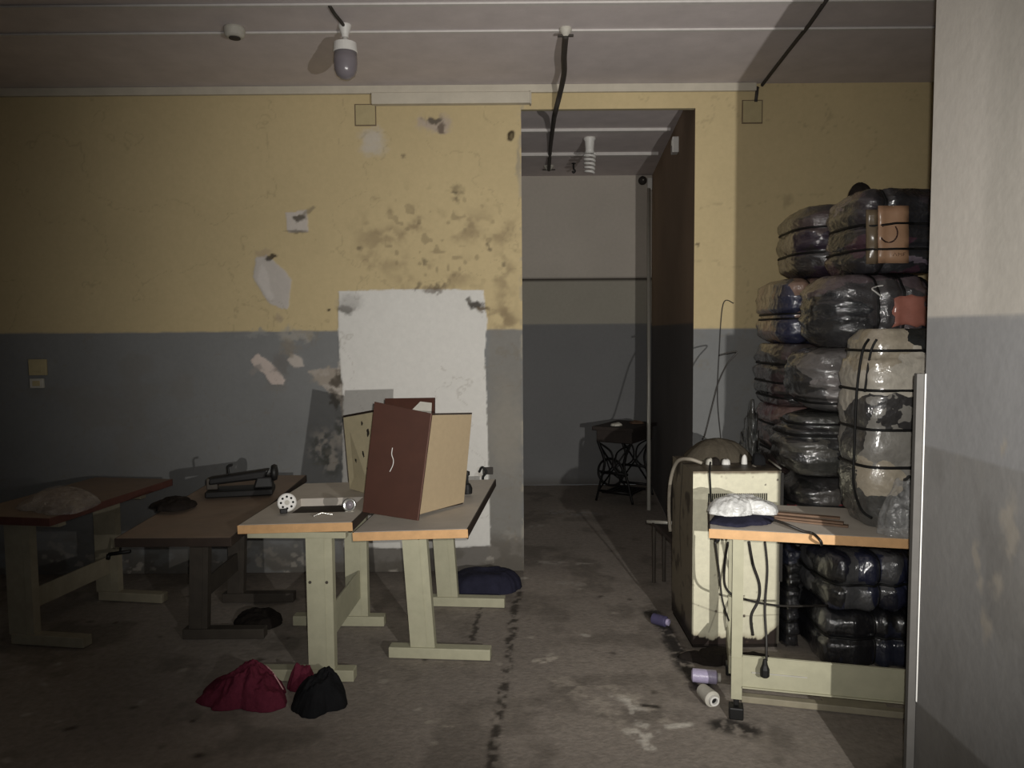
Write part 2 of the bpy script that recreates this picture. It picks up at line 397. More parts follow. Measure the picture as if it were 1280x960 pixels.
    E(434, 388, 9, 6, DARK, .75, .4, 1.6); E(440, 378, 14, 10, lin(150, 146, 140), .5, .5, 1.6)
    E(597, 381, 9, 6, lin(54, 44, 34), .9, .35, 1.8); E(604, 388, 8, 5, lin(100, 82, 56), .9, .35, 1.8); E(588, 376, 3, 4, DARK, .8, .3)
    # smaller damages on the yellow
    m = Pg([(357, 266), (384, 262), (385, 290), (360, 291)], lin(190, 180, 170), .95, .004, .6); D -= m * .003
    E(374, 273, 9, 5, lin(86, 78, 66), .9, .4, 2); E(370, 290, 14, 1.6, lin(96, 86, 66), .7, .4, .5)
    Pg([(372, 270), (392, 256), (394, 258), (386, 268)], lin(120, 108, 84), .6, .006)
    m = Pg([(321, 322), (333, 318), (345, 330), (357, 340), (364, 350), (362, 375), (361, 386), (350, 385), (336, 378), (326, 362), (316, 345)], lin(184, 176, 168), .95, .005, .8); D -= m * .004
    Pg([(328, 330), (336, 345), (342, 372), (338, 376), (322, 350)], lin(206, 198, 190), .5, .01, 1)
    E(338, 322, 6, 4, lin(64, 54, 42), .9, .35, 1.6); E(328, 315, 9, 5, lin(170, 146, 112), .6, .4, 1.6); E(348, 397, 4, 6, lin(160, 140, 112), .6, .4)
    E(411, 388, 1.8, 1.8, lin(50, 40, 28), .9, .2, .2)
    m = Pg([(313, 450), (322, 442), (334, 450), (345, 460), (358, 476), (355, 482), (340, 481), (330, 468), (318, 458)], lin(196, 178, 166), .95, .004, .8); D -= m * .004
    E(322, 462, 10, 6, lin(138, 132, 126), .7, .3, 2); E(350, 455, 12, 14, lin(112, 108, 104), .7, .35, 2)
    m = Pg([(362, 440), (376, 448), (380, 458), (368, 460), (360, 452)], lin(186, 174, 162), .9, .005, 1); D -= m * .004
    E(372, 418, 20, 7, lin(158, 152, 140), .8, .4, 2.4); E(362, 432, 8, 12, lin(132, 122, 106), .7, .4, 2.2); E(385, 415, 8, 4, lin(146, 138, 122), .8, .4, 2); E(318, 418, 18, 3, lin(140, 140, 136), .7, .4, 2)
    # top of the wall
    E(545, 155, 20, 11, lin(176, 158, 140), .9, .35, 2.2); E(543, 148, 10, 5, DARK, .8, .4, 2); E(552, 160, 6, 6, lin(96, 80, 66), .8, .4, 2.5)
    E(466, 175, 15, 14, lin(190, 182, 170), .75, .55, 2.2)
    E(638, 170, 4.5, 7, lin(58, 46, 28), .95, .25, .6); E(639, 171, 2.2, 4, lin(120, 104, 68), .8, .3, .4)
    E(570, 238, 8, 8, lin(112, 98, 68), .6, .5, 2.2); E(568, 243, 4, 3, DARK, .6, .4, 1.6)
    for q in ((506, 196), (610, 305), (532, 328), (450, 312), (632, 330), (520, 360), (548, 356)): E(q[0], q[1], 3, 4, DARK, .55, .5, 1.6)
    E(545, 360, 14, 4, lin(100, 84, 66), .7, .5, 2); E(648, 205, 3, 20, lin(150, 140, 118), .7, .5, 1)
    E(612, 312, 2, 3, DARK, .6, .4); E(600, 592, 3, 4, PLAST, .8, .3)
    # chips along the edge of the opening, dents on the yellow beyond it
    e = sstep(.03, 0, np.abs(X - JL)) * sstep(.5, .62, fbm(X * 30, Z * 12, s=44)); C = mixc(C, lin(160, 152, 134), e * .7)
    E(872, 305, 3, 2, lin(70, 60, 44), .8, .4, 1); E(983, 250, 6, 9, lin(120, 106, 74), .35, .5, 2)
    # finger marks and hair cracks
    cr = np.abs(fbm(X * 2.2, Z * 2.2, s=88, o=5) - .5); C = mixc(C, lin(120, 104, 74), sstep(.006, .0, cr) * .25)
    return C, D

def wall_patch(x0, x1, z0, z1, step):
    xs = np.linspace(x0, x1, max(2, int((x1 - x0) / step) + 1)); zs = np.linspace(z0, z1, max(2, int((z1 - z0) / step) + 1))
    X, Z = np.meshgrid(xs, zs); C, D = paint_wall(X, Z)
    return np.stack([X, WY + D, Z], -1), C

patches = [wall_patch(-4.3, JL, 0, CEIL, .0085), wall_patch(JL, JR, LINT, CEIL, .012), wall_patch(JR, 3.0, 0, CEIL, .014)]
def flat_patch(p0, p1, p2, p3, col):
    return np.array([[p0, p1], [p3, p2]], float), np.array(col)
TH = .04
patches += [flat_patch((JL, WY, 0), (JL, WY + TH, 0), (JL, WY + TH, CEIL), (JL, WY, CEIL), lin(170, 160, 130)),
            flat_patch((JL, WY, LINT), (JR, WY, LINT), (JR, WY + TH, LINT), (JL, WY + TH, LINT), lin(180, 165, 120)),
            flat_patch((-4.3, WY + TH, 0), (JL, WY + TH, 0), (JL, WY + TH, CEIL), (-4.3, WY + TH, CEIL), lin(170, 165, 155)),
            flat_patch((JL, WY + TH, LINT), (JR, WY + TH, LINT), (JR, WY + TH, CEIL), (JL, WY + TH, CEIL), lin(170, 165, 155))]
tag(grid_mesh('wall_back', patches, MT['plaster']), 'yellow over grey painted wall with damaged plaster, a white patch and an opening', kind='structure')

# corridor beyond the opening
def cpt(px, py, y): p = PY(px, py, y); return p
fz_line = cpt(730, 405, FARY).z
far_hi = cpt(730, 349, FARY).z
xs = np.linspace(-1.2, 1.6, 190); zs = np.linspace(0, CEIL, 220); X, Z = np.meshgrid(xs, zs)
C = np.empty(X.shape + (3,)); C[:] = lin(182, 172, 158)
C = mixc(C, lin(156, 150, 134), sstep(.01, -.01, Z - far_hi)); C = mixc(C, lin(118, 118, 118), sstep(.01, -.01, Z - fz_line))
C = mixc(C, lin(54, 46, 40), sstep(.019, .010, np.abs(Z - far_hi)))
C *= (0.92 + .16 * fbm(X * 2, Z * 2, s=12))[..., None]
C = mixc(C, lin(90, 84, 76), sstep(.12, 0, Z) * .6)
tag(grid_mesh('wall_corridor_end', [(np.stack([X, np.full_like(X, FARY), Z], -1), C)], MT['plaster']), 'end wall of the corridor, beige over grey with a dark line', kind='structure')
XE = 1.49
ys = np.linspace(WY, FARY, 120); Yg, Zg = np.meshgrid(ys, np.linspace(0, CEIL, 160)); Xg = JR + (XE - JR) * (Yg - WY) / (FARY - WY)
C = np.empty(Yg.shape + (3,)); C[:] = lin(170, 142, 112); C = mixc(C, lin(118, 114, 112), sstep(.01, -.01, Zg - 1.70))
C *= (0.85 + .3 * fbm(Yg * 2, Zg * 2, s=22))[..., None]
tag(grid_mesh('wall_corridor_side', [(np.stack([Xg, Yg, Zg], -1), C)], MT['plaster']), 'shaded side wall of the corridor', kind='structure')
C = np.array(lin(150, 142, 130))
tag(grid_mesh('wall_corridor_near', [flat_patch((-1.2, WY + TH, 0), (-1.2, FARY, 0), (-1.2, FARY, CEIL), (-1.2, WY + TH, CEIL), lin(150, 142, 130))], MT['plaster']), 'hidden side wall of the corridor', kind='structure')

# left wall and far right wall of the room
def side_wall(name, x, y0, y1, label):
    Yg, Zg = np.meshgrid(np.linspace(y0, y1, 160), np.linspace(0, CEIL, 90))
    C = np.empty(Yg.shape + (3,)); C[:] = YEL; C = mixc(C, GREY, sstep(.008, -.008, Zg - DADO)); C *= (0.88 + .24 * fbm(Yg * 1.5, Zg * 1.5, s=31))[..., None]
    tag(grid_mesh(name, [(np.stack([np.full_like(Yg, x), Yg, Zg], -1), C)], MT['plaster']), label, kind='structure')
side_wall('wall_left', -4.3, -.6, WY, 'yellow over grey painted side wall of the room')
side_wall('wall_right', 3.0, -.6, WY, 'yellow over grey side wall behind the bales')

# pillar: the end of a wall next to the camera
PXF, PYE = 1.29, 2.37
pe = PY(1162, 300, PYE).x; PXF = pe
zd = PY(1160, 397, PYE).z
zb1 = PY(1160, 556, PYE).z; zb2 = PY(1156, 877, PYE).z
def pillar_face(Y0, Y1, n):
    Yg, Zg = np.meshgrid(np.linspace(Y0, Y1, n), np.linspace(0, CEIL, 300))
    C = np.empty(Yg.shape + (3,)); C[:] = lin(198, 190, 178)
    st = fbm(Yg * 4, Zg * .9, s=41); C = mixc(C, lin(164, 158, 146), sstep(.4, .8, st) * .5)
    w = .012 * (fbm(Yg * 7, Zg * 7, s=45) - .5)
    g = sstep(.006, -.006, Zg - zd + w); gc = np.array(lin(146, 145, 145)) * (.85 + .3 * fbm(Yg * 4, Zg * 1.4, s=42))[..., None]
    C = C * (1 - g[..., None]) + gc * g[..., None]
    C = mixc(C, lin(122, 118, 111), sstep(.005, -.005, Zg - zb1 + w) * .5)
    C = mixc(C, lin(96, 92, 86), sstep(.5, .7, fbm(Yg * 6, Zg * 3, s=49)) * .3 * (Zg < zb1)); C = mixc(C, lin(140, 136, 128), sstep(.55, .75, fbm(Yg * 9, Zg * 2, s=50)) * .4 * (Zg < zb1))
    C = mixc(C, lin(98, 93, 85), sstep(.005, -.005, Zg - zb2 + w) * .6)
    for (px, py, ry, rz) in ((1262, 660, .03, .09), (1248, 735, .03, .035), (1232, 782, .025, .05), (1225, 728, .02, .03), (1222, 695, .015, .04), (1255, 560, .01, .02)):
        d = ray(px, py); t = PXF / d.x; p = CP + d * t
        q = np.hypot((Yg - p.y + (fbm(Yg * 25, Zg * 25, s=43) - .5) * .06) / ry, (Zg - p.z + (fbm(Yg * 25, Zg * 25, s=47) - .5) * .06) / rz)
        C = mixc(C, lin(160, 150, 134), sstep(1.3, .5, q) * .65)
    return np.stack([np.full_like(Yg, PXF), Yg, Zg], -1), C
side_c = lin(120, 116, 106)
pp = [pillar_face(-.4, PYE, 330),
      flat_patch((PXF, PYE, 0), (PXF + .9, PYE, 0), (PXF + .9, PYE, CEIL), (PXF, PYE, CEIL), side_c),
      flat_patch((PXF + .9, PYE, 0), (PXF + .9, -.4, 0), (PXF + .9, -.4, CEIL), (PXF + .9, PYE, CEIL), side_c),
      flat_patch((PXF, -.4, 0), (PXF + .9, -.4, 0), (PXF + .9, -.4, CEIL), (PXF, -.4, CEIL), side_c)]
tag(grid_mesh('pillar', pp, MT['plaster']), 'broad whitewashed pillar, grey and scuffed below', kind='structure')
zt = PY(1160, 467, PYE).z
MB().box(PXF - .0025, PXF + .006, PYE - .004, PYE + .003, zb2 + .0, zt).build('trim_1', MT['bead'], bevel=.002)['kind'] = 'structure'
MB().box(PXF - .024, PXF + .06, PYE + .0045, PYE + .024, 0.0, zt).build('trim_2', MT['greyboard'], bevel=.002)['kind'] = 'structure'

# floor
def fpt(px, py): p = PZ(px, py, 0); return p.x, p.y
ysf = np.concatenate([np.linspace(-.6, 2.3, 60), np.linspace(2.3, 5.6, 330)[1:], np.linspace(5.6, FARY, 130)[1:]])
xsf = np.concatenate([np.linspace(-4.3, -2.6, 110), np.linspace(-2.6, 1.9, 430)[1:], np.linspace(1.9, 3.0, 40)[1:]])
X, Y = np.meshgrid(xsf, ysf)
C = np.empty(X.shape + (3,)); C[:] = lin(144, 133, 121)
C *= (.78 + .44 * fbm(X * 1.6, Y * 1.6, s=51))[..., None]
C = mixc(C, lin(84, 76, 66), sstep(.52, .72, fbm(X * 4, Y * 4, s=52)) * .45)
C = mixc(C, lin(150, 138, 124), sstep(.60, .74, fbm(X * 9, Y * 5, s=53)) * .3)
jx = (fbm(X * 12, Y * 12, s=54) - .5) * .06; jy = (fbm(X * 12, Y * 12, s=55) - .5) * .06
kx = (fbm(X * 45, Y * 45, s=56) - .5) * .03
def streak(pts, w, col, a, th=.45, sd=60):
    global C
    d = line_d(X + jx * .6 + kx, Y + jy * .6, [fpt(*p) for p in pts])
    n = sstep(th, th + .2, fbm(X * 26, Y * 26, s=sd)); C = mixc(C, col, sstep(w, w * .3, d) * n * a)
streak([(612, 962), (622, 900), (634, 840), (640, 790), (648, 740)], .034, lin(54, 47, 40), .85, .36, 61)
streak([(600, 760), (592, 800)], .02, lin(50, 44, 38), .8, .3, 62)
WHT = lin(200, 192, 178)
streak([(768, 868), (790, 880), (806, 918)], .038, WHT, .7, .42, 63); streak([(785, 912), (808, 922), (820, 916)], (.032), WHT, 1, .3, 64)
streak([(806, 926), (812, 934)], .03, WHT, .9, .2, 65)
streak([(838, 908), (858, 905)], .035, WHT, 1, .2, 66); streak([(776, 870), (800, 886)], .035, WHT, .6, .3, 67)
streak([(700, 850), (740, 875), (780, 905)], .08, lin(170, 158, 142), .6, .4, 68); streak([(760, 860), (800, 875), (830, 900)], .06, lin(180, 168, 150), .5, .4, 69)
streak([(672, 826), (692, 822)], .035, lin(190, 178, 160), .8, .3, 70)
streak([(675, 702), (740, 706)], .05, lin(170, 162, 150), .7, .42, 71); streak([(700, 728), (728, 730)], .05, lin(160, 150, 138), .7, .4, 72)
streak([(690, 640), (740, 642)], .12, lin(150, 146, 140), .8, .42, 73); streak([(665, 658), (675, 656)], .05, lin(170, 162, 150), .8, .35, 74)
streak([(725, 793), (735, 795)], .02, WHT, .6, .3, 75); streak([(650, 722), (655, 722)], .04, WHT, .7, .3, 76)
streak([(540, 900), (560, 905)], .04, lin(180, 170, 150), .6, .4, 77); streak([(803, 881), (826, 883)], .022, lin(46, 40, 34), .9, .3, 78)
streak([(815, 765), (835, 790), (855, 830), (880, 860)], .07, lin(30, 26, 24), .9, .25, 79)
streak([(905, 905), (930, 912)], .09, lin(34, 30, 28), .9, .3, 80)
for q in range(70):
    cx, cy = rnd.uniform(-2.6, 1.1), rnd.uniform(2.6, 5.2); d = np.hypot(X + jx - cx, Y + jy - cy)
    C = mixc(C, lin(176, 166, 150) if rnd.random() < .55 else lin(60, 52, 44), sstep(.03, .005, d) * rnd.uniform(.3, .8))
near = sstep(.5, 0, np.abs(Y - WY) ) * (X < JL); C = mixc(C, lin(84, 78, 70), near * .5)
Z = (fbm(X * 3, Y * 3, s=57) - .5) * .004
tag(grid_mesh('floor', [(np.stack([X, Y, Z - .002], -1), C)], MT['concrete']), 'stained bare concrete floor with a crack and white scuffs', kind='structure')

# ceiling with its battens
MB().box(-4.3, 3.0, -.6, FARY, CEIL, CEIL + .05).build('ceiling', MT['ceiling'])['kind'] = 'structure'
def batten(y, x0, x1, w, h, name, m='batten'):
    MB().box(x0, x1, y - w / 2, y + w / 2, CEIL - h, CEIL - .001).build(name, MT[m], bevel=.002)['kind'] = 'structure'
def cy(px, py): return PZ(px, py, CEIL).y
batten(cy(700, 37), -4.28, 2.98, .022, .012, 'trim_3'); batten(cy(640, 3), -4.28, 2.98, .03, .012, 'trim_4')
batten(cy(740, 161), -1.1, JR + .06, .05, .025, 'trim_5'); batten(cy(740, 191), -1.1, JR + .12, .06, .03, 'trim_6')
# strip where wall and ceiling meet, and the trunking under it
x940 = wpt(944, 120)[0]; z118 = CEIL - .001
MB().box(-4.28, x940, WY - .03, WY - .002, z118 - .052, z118).build('trim_7', MT['trunk'], bevel=.003)['kind'] = 'structure'
x465 = wpt(466, 130)[0]; x660 = wpt(663, 130)[0]
MB().box(x465, x660, WY - .055, WY - .001, z118 - .128, z118 - .054).box(x660 - .005, x660 + .006, WY - .06, WY + .04, z118 - .135, z118 - .05).build('trim_8', MT['trunk'], bevel=.004)['kind'] = 'structure'

# flush junction boxes, painted over
def jbox(px, py, w, h, label):
    x, z = wpt(px, py); t = thing('junction_box', label, 'junction box', (x, WY, z)); w *= SM / 2; h *= SM / 2
    MB().box(-w, w, -.012, -.001, -h, h).build('cover', MT['yellowbox'], t, bevel=.003)
    b = MB()
    for (a, b_, c, d) in ((-w - .006, -w, -h, h), (w, w + .006, -h, h), (-w - .006, w + .006, -h - .006, -h), (-w - .006, w + .006, h, h + .006)): b.box(a, b_, -.007, -.001, c, d)
    b.build('rim', MT['cartond'], t)
jbox(457, 144, 24, 24, 'square painted-over junction box under the trunking start on the yellow wall')
jbox(940, 140, 23, 26, 'painted-over junction box high on the yellow wall above the bales')

# ------------------------------------------------------------------ things on ceiling and walls
def frame_z(p): return Matrix.Translation(Vector(p))
# lamp one
p = PZ(431, 31, CEIL); k = p.y / F
t = thing('bulb_lamp', 'white ceiling bulb holder with a jar-shaped grey bulb over the tables', 'ceiling lamp', p)
MB().lathe([(.034, 0), (.034, -.008), (.030, -.02), (.020, -.05), (.018, -.066)]).build('holder', MT['white'], t, smooth=False, bevel=.001)
MB().lathe([(.014, -.066), (.014, -.084), (.02, -.09)]).build('neck', MT['white'], t, smooth=True)
b = MB().lathe([(.045, -.09), (.060, -.096), (.064, -.140), (.060, -.144)]); b.build('collar', MT['white'], t)
MB().lathe([(.060, -.143), (.062, -.19), (.060, -.235), (.048, -.265), (.025, -.282), (.004, -.286)]).build('bulb', MT['bulbglass'], t, smooth=True)
# lamp two: a spiral tube
p = PZ(737, 172, CEIL)
t = thing('spiral_lamp', 'spiral energy saving bulb in a white holder on the corridor ceiling', 'ceiling lamp', p)
MB().lathe([(.052, 0), (.052, -.015), (.042, -.03), (.036, -.10), (.04, -.13)]).build('holder', MT['white'], t, smooth=True)
sp = []
for i in range(150):
    u = i / 149; a = u * 2 * math.pi * 5; r = .046 - .01 * u; sp.append((r * math.cos(a), r * math.sin(a), -.13 - u * .165))
MB().tube(sp, .011, 8).build('spiral_tube', MT['white'], t, smooth=True)
# detector
p = PZ(293, 34, CEIL)
t = thing('ceiling_box', 'small white rounded box fixed alone on the ceiling by the batten', 'ceiling fitting', p)
MB().lathe([(.052, 0), (.056, -.012), (.052, -.045), (.040, -.055)], n=32).build('body', MT['offwhite'], t, smooth=False, bevel=.003)
MB().lathe([(.030, -.055), (.030, -.060), (.010, -.064)], n=24).build('lens', MT['flex'], t)
# ceiling roses and the flex strung between them
def rose(px, py, label, r):
    p = PZ(px, py, CEIL); t = thing('ceiling_rose', label, 'ceiling rose', p)
    MB().lathe([(r, 0), (r, -.012), (r * .7, -.03), (r * .4, -.045)]).build('cover', MT['offwhite'], t, smooth=False, bevel=.002)
    MB().box(-r * 1.25, r * 1.25, -.008, .008, -.046, -.034).build('bracket', MT['flex'], t, bevel=.002)
    return p
pa = rose(707, 35, 'white ceiling rose before the opening where the thick flex starts', .034)
pb = rose(686, 207, 'small white ceiling rose in the corridor where the thick flex ends', .05)
w = [pa + Vector((0, 0, -.04)), PY(705, 70, 4.5), PY(705, 92, 4.8), PY(700, 117, 5.05), PY(694, 141, 5.24), PY(692, 152, 5.8), PY(688, 185, 6.9), pb + Vector((0, -.02, -.045))]
for i in (1, 2, 3): w[i].z = min(w[i].z, CEIL - .02)
b = MB(); b.tube(smooth_path(w, 10), .017, 10)
tag(b.build('flex_cable', MT['flex'], smooth=True), 'thick dark flex running from the room ceiling through the opening into the corridor', 'cable')
w = [PZ(412, 4, CEIL), PZ(418, 14, CEIL), PZ(426, 24, CEIL), PZ(431, 31, CEIL)]
for q in w: q.z = CEIL - .012
b = MB(); b.tube(smooth_path(w, 6), .009, 8); tag(b.build('lamp_cable', MT['flex'], smooth=True), 'short dark cable on the ceiling feeding the jar-shaped bulb', 'cable')
w = [PZ(1034, -4, CEIL), PZ(1012, 28, CEIL), PZ(985, 62, CEIL), PZ(962, 92, CEIL), PZ(950, 108, CEIL)]
for q in w: q.z = CEIL - .010
w += [Vector((wpt(944, 118)[0] + .01, WY - .012, CEIL - .03)), Vector((wpt(944, 130)[0], WY - .012, wpt(944, 128)[1]))]
b = MB(); b.tube(w, .011, 8); tag(b.build('ceiling_cable', MT['flex'], smooth=True), 'straight dark cable crossing the ceiling to the junction box above the bales', 'cable')
# fixtures on the corridor side wall
def on_side(px, py):
    d = ray(px, py); s = (XE - JR) / (FARY - WY); t = (JR - s * WY) / (d.x - s * d.y); return CP + d * t
def side_box(px, py, w, h, name, label, cat):
    p = on_side(px, py); t = thing(name, label, cat, p + Vector((-.002, 0, 0)), rz=-math.atan((XE - JR) / (FARY - WY)))
    MB().box(-.05, 0, -w, w, -h, h).build('body', MT['white'], t, bevel=.006)
    MB().box(-.054, -.05, -w * .6, w * .6, -h * .1, h * .55).build('cover', MT['offwhite'], t, bevel=.001)
    return p
side_box(848, 182, .05, .06, 'fuse_box', 'small white fuse box high on the corridor side wall', 'fuse box')
p2 = side_box(815, 231, .06, .065, 'cable_box', 'small grey-white cable box near the far corner of the corridor', 'cable box')
p = PY(803, 226, FARY); t = thing('wall_bell', 'dark round bell on the end wall of the corridor', 'bell', (p.x, FARY, p.z), rot=(math.pi / 2, 0, 0))
MB().lathe([(.045, .001), (.045, .02), (.03, .04), (.008, .046)]).build('dome', MT['flex'], t, smooth=True); MB().lathe([(.006, .046), (.006, .056)], n=10).build('screw', MT['offwhite'], t)
p = PZ(717, 204, CEIL); t = thing('ceiling_hook', 'short dark hook hanging from the corridor ceiling', 'hook', p)
MB().tube(smooth_path([(0, 0, 0), (0, 0, -.05), (.014, 0, -.075), (0, 0, -.09), (-.014, 0, -.075)], 6), .009, 8).build('hook_wire', MT['black'], t, smooth=True); MB().lathe([(.02, 0), (.02, -.006)], n=14).build('plate', MT['black'], t)
# sockets on the wall
def socket(px, py, w, h, label, m='offwhite', dark=True):
    x, z = wpt(px, py); t = thing('wall_socket', label, 'wall socket', (x, WY - .004, z)); w *= SM / 2; h *= SM / 2
    MB().box(-w, w, -.02, 0, -h, h).build('plate', MT[m], t, bevel=.004)
    MB().box(-w * .55, w * .55, -.024, -.02, -h * .55, h * .55).build('insert', MT['yellowbox' if not dark else 'flex'], t, bevel=.002)
socket(49, 459, 22, 20, 'square yellowed wall socket on the dim grey wall', 'yellowbox', False)
socket(48, 479, 17, 12, 'smaller pale wall socket just below the square one', 'offwhite', False)
socket(610, 588, 13, 9, 'broken dark wall socket at the edge of the white patch', 'flex')
b = MB(); b.tube(smooth_path([PY(599, 590, WY - .01), PY(603, 584, WY - .03), PY(608, 590, WY - .03), PY(604, 596, WY - .03), PY(604, 602, WY - .02)], 6), .008, 8)
tag(b.build('socket_wire', MT['black'], smooth=True), 'curl of black wire hanging from the broken socket', 'wire')

# thin wires in front of the yellow and grey wall by the opening
b = MB(); b.tube(smooth_path([PY(917, 379, WY - .01), PY(904, 380, WY - .01), PY(899, 440, WY - .012), PY(897, 500, WY - .012), PY(902, 556, WY - .01)], 8), .0035, 6)
tag(b.build('wall_wire', MT['cable'], smooth=True), 'thin straight wire fixed on the wall above the cream cabinet', 'wire')

# ------------------------------------------------------------------ sewing tables
def table(label, org, yaw, W, L, t, legs, up_off, foot_off, Wf, lean=0.0, th=.042, top='lam', front='ply', side='edgedark', frame='olive', tilt=(0, 0), hole=None, stretch=(.2, .31), upw=.125, group='industrial sewing tables', bolts=(), switch=False):
    root = thing('sewing_table', label, 'table', (org[0], org[1], 0), rz=yaw, group=group)
    h = W / 2; T = Matrix.Translation((0, L / 2, t)) @ Euler((tilt[0], tilt[1], 0)).to_matrix().to_4x4() @ Matrix.Translation((0, -L / 2, -t))
    e = .006
    b = MB()
    def bx(x0, x1, y0, y1): b.box(x0, x1, y0, y1, t - th, t, T)
    if hole:
        x0, x1, y0, y1 = hole
        bx(-h + e, h - e, e, y0); bx(-h + e, h - e, y1, L - e); bx(-h + e, x0, y0, y1); bx(x1, h - e, y0, y1)
    else: bx(-h + e, h - e, e, L - e)
    b.build('table_top', MT[top], root)
    MB().box(-h, h, 0, e, t - th, t - .001, T).build('front_edge', MT[front], root, bevel=.002, label='wooden front edge strip')
    m2 = MB(); m2.box(-h, -h + e, e, L, t - th, t - .001, T); m2.box(h - e, h, e, L, t - th, t - .001, T); m2.box(-h, h, L - e, L, t - th, t - .001, T)
    m2.build('side_edge', MT[side], root, label='dark side edge strip')
    if hole:
        x0, x1, y0, y1 = hole
        m3 = MB(); m3.box(x0 - .012, x1 + .012, y0 - .012, y1 + .012, t - th - .05, t - th - .001, T)
        m3.build('machine_tray', MT['hole'], root, label='dark sunken tray in the cutout')
    zt = t - th - .003
    for ly in legs:
        u = MB()
        # folded sheet-metal channel, slightly leaning
        def ch(x0, x1, y0, y1):
            a = [Vector((up_off + x0, y0, .05)), Vector((up_off + x1, y0, .05)), Vector((up_off + x1, y1, .05)), Vector((up_off + x0, y1, .05))]
            c = [p + Vector((lean, 0, zt - .05)) for p in a]; u.hexa(a, c)
        hw = upw / 2
        ch(-hw, hw, ly, ly + .006); ch(-hw, -hw + .006, ly + .006, ly + .05); ch(hw - .006, hw, ly + .006, ly + .05)
        ch(hw * .38, hw * .45, ly - .002, ly)                                  # pressed seam
        leg = u.build('leg', MT[frame], root)
        if bolts and ly == legs[0]:
            for bz, bxs in bolts:
                q = MB().lathe([(.007, 0), (.007, .004), (.004, .006)], Matrix.Translation((up_off + bxs + lean * bz / zt, ly - .0005, bz)) @ Euler((math.pi / 2, 0, 0)).to_matrix().to_4x4(), 10)
                q.build('bolt', MT['darkmetal'], leg)
        MB().box(foot_off - Wf / 2, foot_off + Wf / 2, ly - .012, ly + .055, 0.002, .058).build('foot', MT[frame], root, bevel=.004)
        MB().box(-W * .43, W * .43, ly - .004, ly + .05, zt - .03, zt).build('top_bracket', MT[frame], root, bevel=.003)
    if stretch:
        MB().box(up_off + .01, up_off + .022, legs[0] + .03, legs[1] + .02, stretch[0], stretch[1]).box(up_off - .012, up_off + .01, legs[0] + .03, legs[1] + .02, stretch[0], stretch[0] + .012).build('stretcher', MT[frame], root, bevel=.002)
    return root

R = math.radians
t1 = table('dim sewing table furthest from the bales, with a clear plastic bag on it', (-2.634, 3.903), R(-9), .55, 1.06, .72, (.11, .79), -.02, .14, .43, top='lamd', front='plyred', side='plyred', frame='olivedull', stretch=(.17, .28), upw=.15)
t2 = table('dim sewing table with a black machine head lying on it', (-1.573, 3.49), 0, .54, 1.32, .735, (.575, 1.14), -.14, 0, .44, top='lamd', front='edgedark', side='edgedark', frame='darkmetal', tilt=(.034, 0), upw=.10, lean=.03)
t3 = table('sewing table with a cutout holding a white wheel and a round lens', (-1.02, 3.53), R(-2.5), .545, 1.0, .765, (.024, .71), .105, 0, .52, hole=(-.15, .19, .22, .56), tilt=(0, -.03), bolts=((.48, -.045), (.48, .035)), stretch=(.16, .32))
t4 = table('sewing table loaded with brown and tan boards before the white patch', (-.485, 3.54), R(-5), .55, 1.22, .725, (.257, 1.0), 0.0, .085, .52, lean=-.04, tilt=(0, -.045), bolts=((.62, -.04), (.62, .025)), stretch=None)

# cable and switch box hanging under the board table
def into(p): return p
MB().box(.0, .14, 1.0, 1.045, .48, .545).build('switch_box', MT['black'], t4, bevel=.008)
MB().tube(smooth_path([(.2, .72, .68), (.16, .8, .62), (.14, .95, .58), (.17, 1.0, .53), (.14, 1.0, .49)], 6), .006, 8).build('cable', MT['black'], t4, smooth=True)
MB().tube(smooth_path([(-.02, 1.0, .50), (.06, .98, .46), (.13, 1.0, .42)], 6), .006, 8).build('cable', MT['black'], t4, smooth=True)

# ------------------------------------------------------------------ boards standing on the table
def board(name, label, cat, bl, br, tr, tl, th, m, edge=None, group=None):
    bl, br, tr, tl = map(Vector, (bl, br, tr, tl)); c = (bl + br) / 2; t = thing(name, label, cat, c, group=group)
    MB().slab([bl, br, tr, tl], th).build('panel', MT[m], t, world=True, bevel=.0015)
    return t, (bl, br, tr, tl)
ZT4, ZT3 = .735, .768
BL = PZ(453, 640, ZT3 + .010); BR = PZ(523, 651, ZT4 + .004); TR = PY(540, 517, BR.y + .06); TL = PY(468, 502, BL.y + .06)
t, q = board('brown_board', 'dark brown wooden panel with a white scratch leaning at the front of the boards', 'panel', BL, BR, TR, TL, .018, 'brownboard')
n = (q[1] - q[0]).cross(q[3] - q[0]).normalized()
b = MB(); o_ = n * .0006
b.slab([q[1] + o_, q[1] + (q[0] - q[1]) * .02 + o_, q[2] + (q[3] - q[2]) * .02 + o_, q[2] + o_], .0005); b.f = [tuple(reversed(f)) for f in b.f]; b.build('edge_strip', MT['brownedge'], t, world=True)
def onq(u, v): return q[0] * (1 - u) * (1 - v) + q[1] * u * (1 - v) + q[2] * u * v + q[3] * (1 - u) * v
b = MB(); b.tube(smooth_path([onq(u, v) + n * .002 for u, v in ((.40, .62), (.40, .56), (.44, .51), (.44, .46), (.40, .40))], 6), [.002] * 25, 6); b.build('scratch', MT['white'], t, world=True, smooth=True, label='pale curved scratch')
A = PY(481, 640, 4.12); A.z = ZT4 + .002; B_ = PY(543, 640, 4.07); B_.z = ZT4 + .002
t, q = board('brown_board', 'dark brown wooden panel with a torn shiny sticker peeping out behind', 'panel', A, B_, PY(543, 497, 4.12), PY(481, 498, 4.17), .018, 'brownboard')
n = (q[1] - q[0]).cross(q[3] - q[0]).normalized(); s1, s2, s3, s4 = [onq(u, v) + n * .002 for u, v in ((.5, .86), (.94, .84), (.95, .95), (.72, .965))]
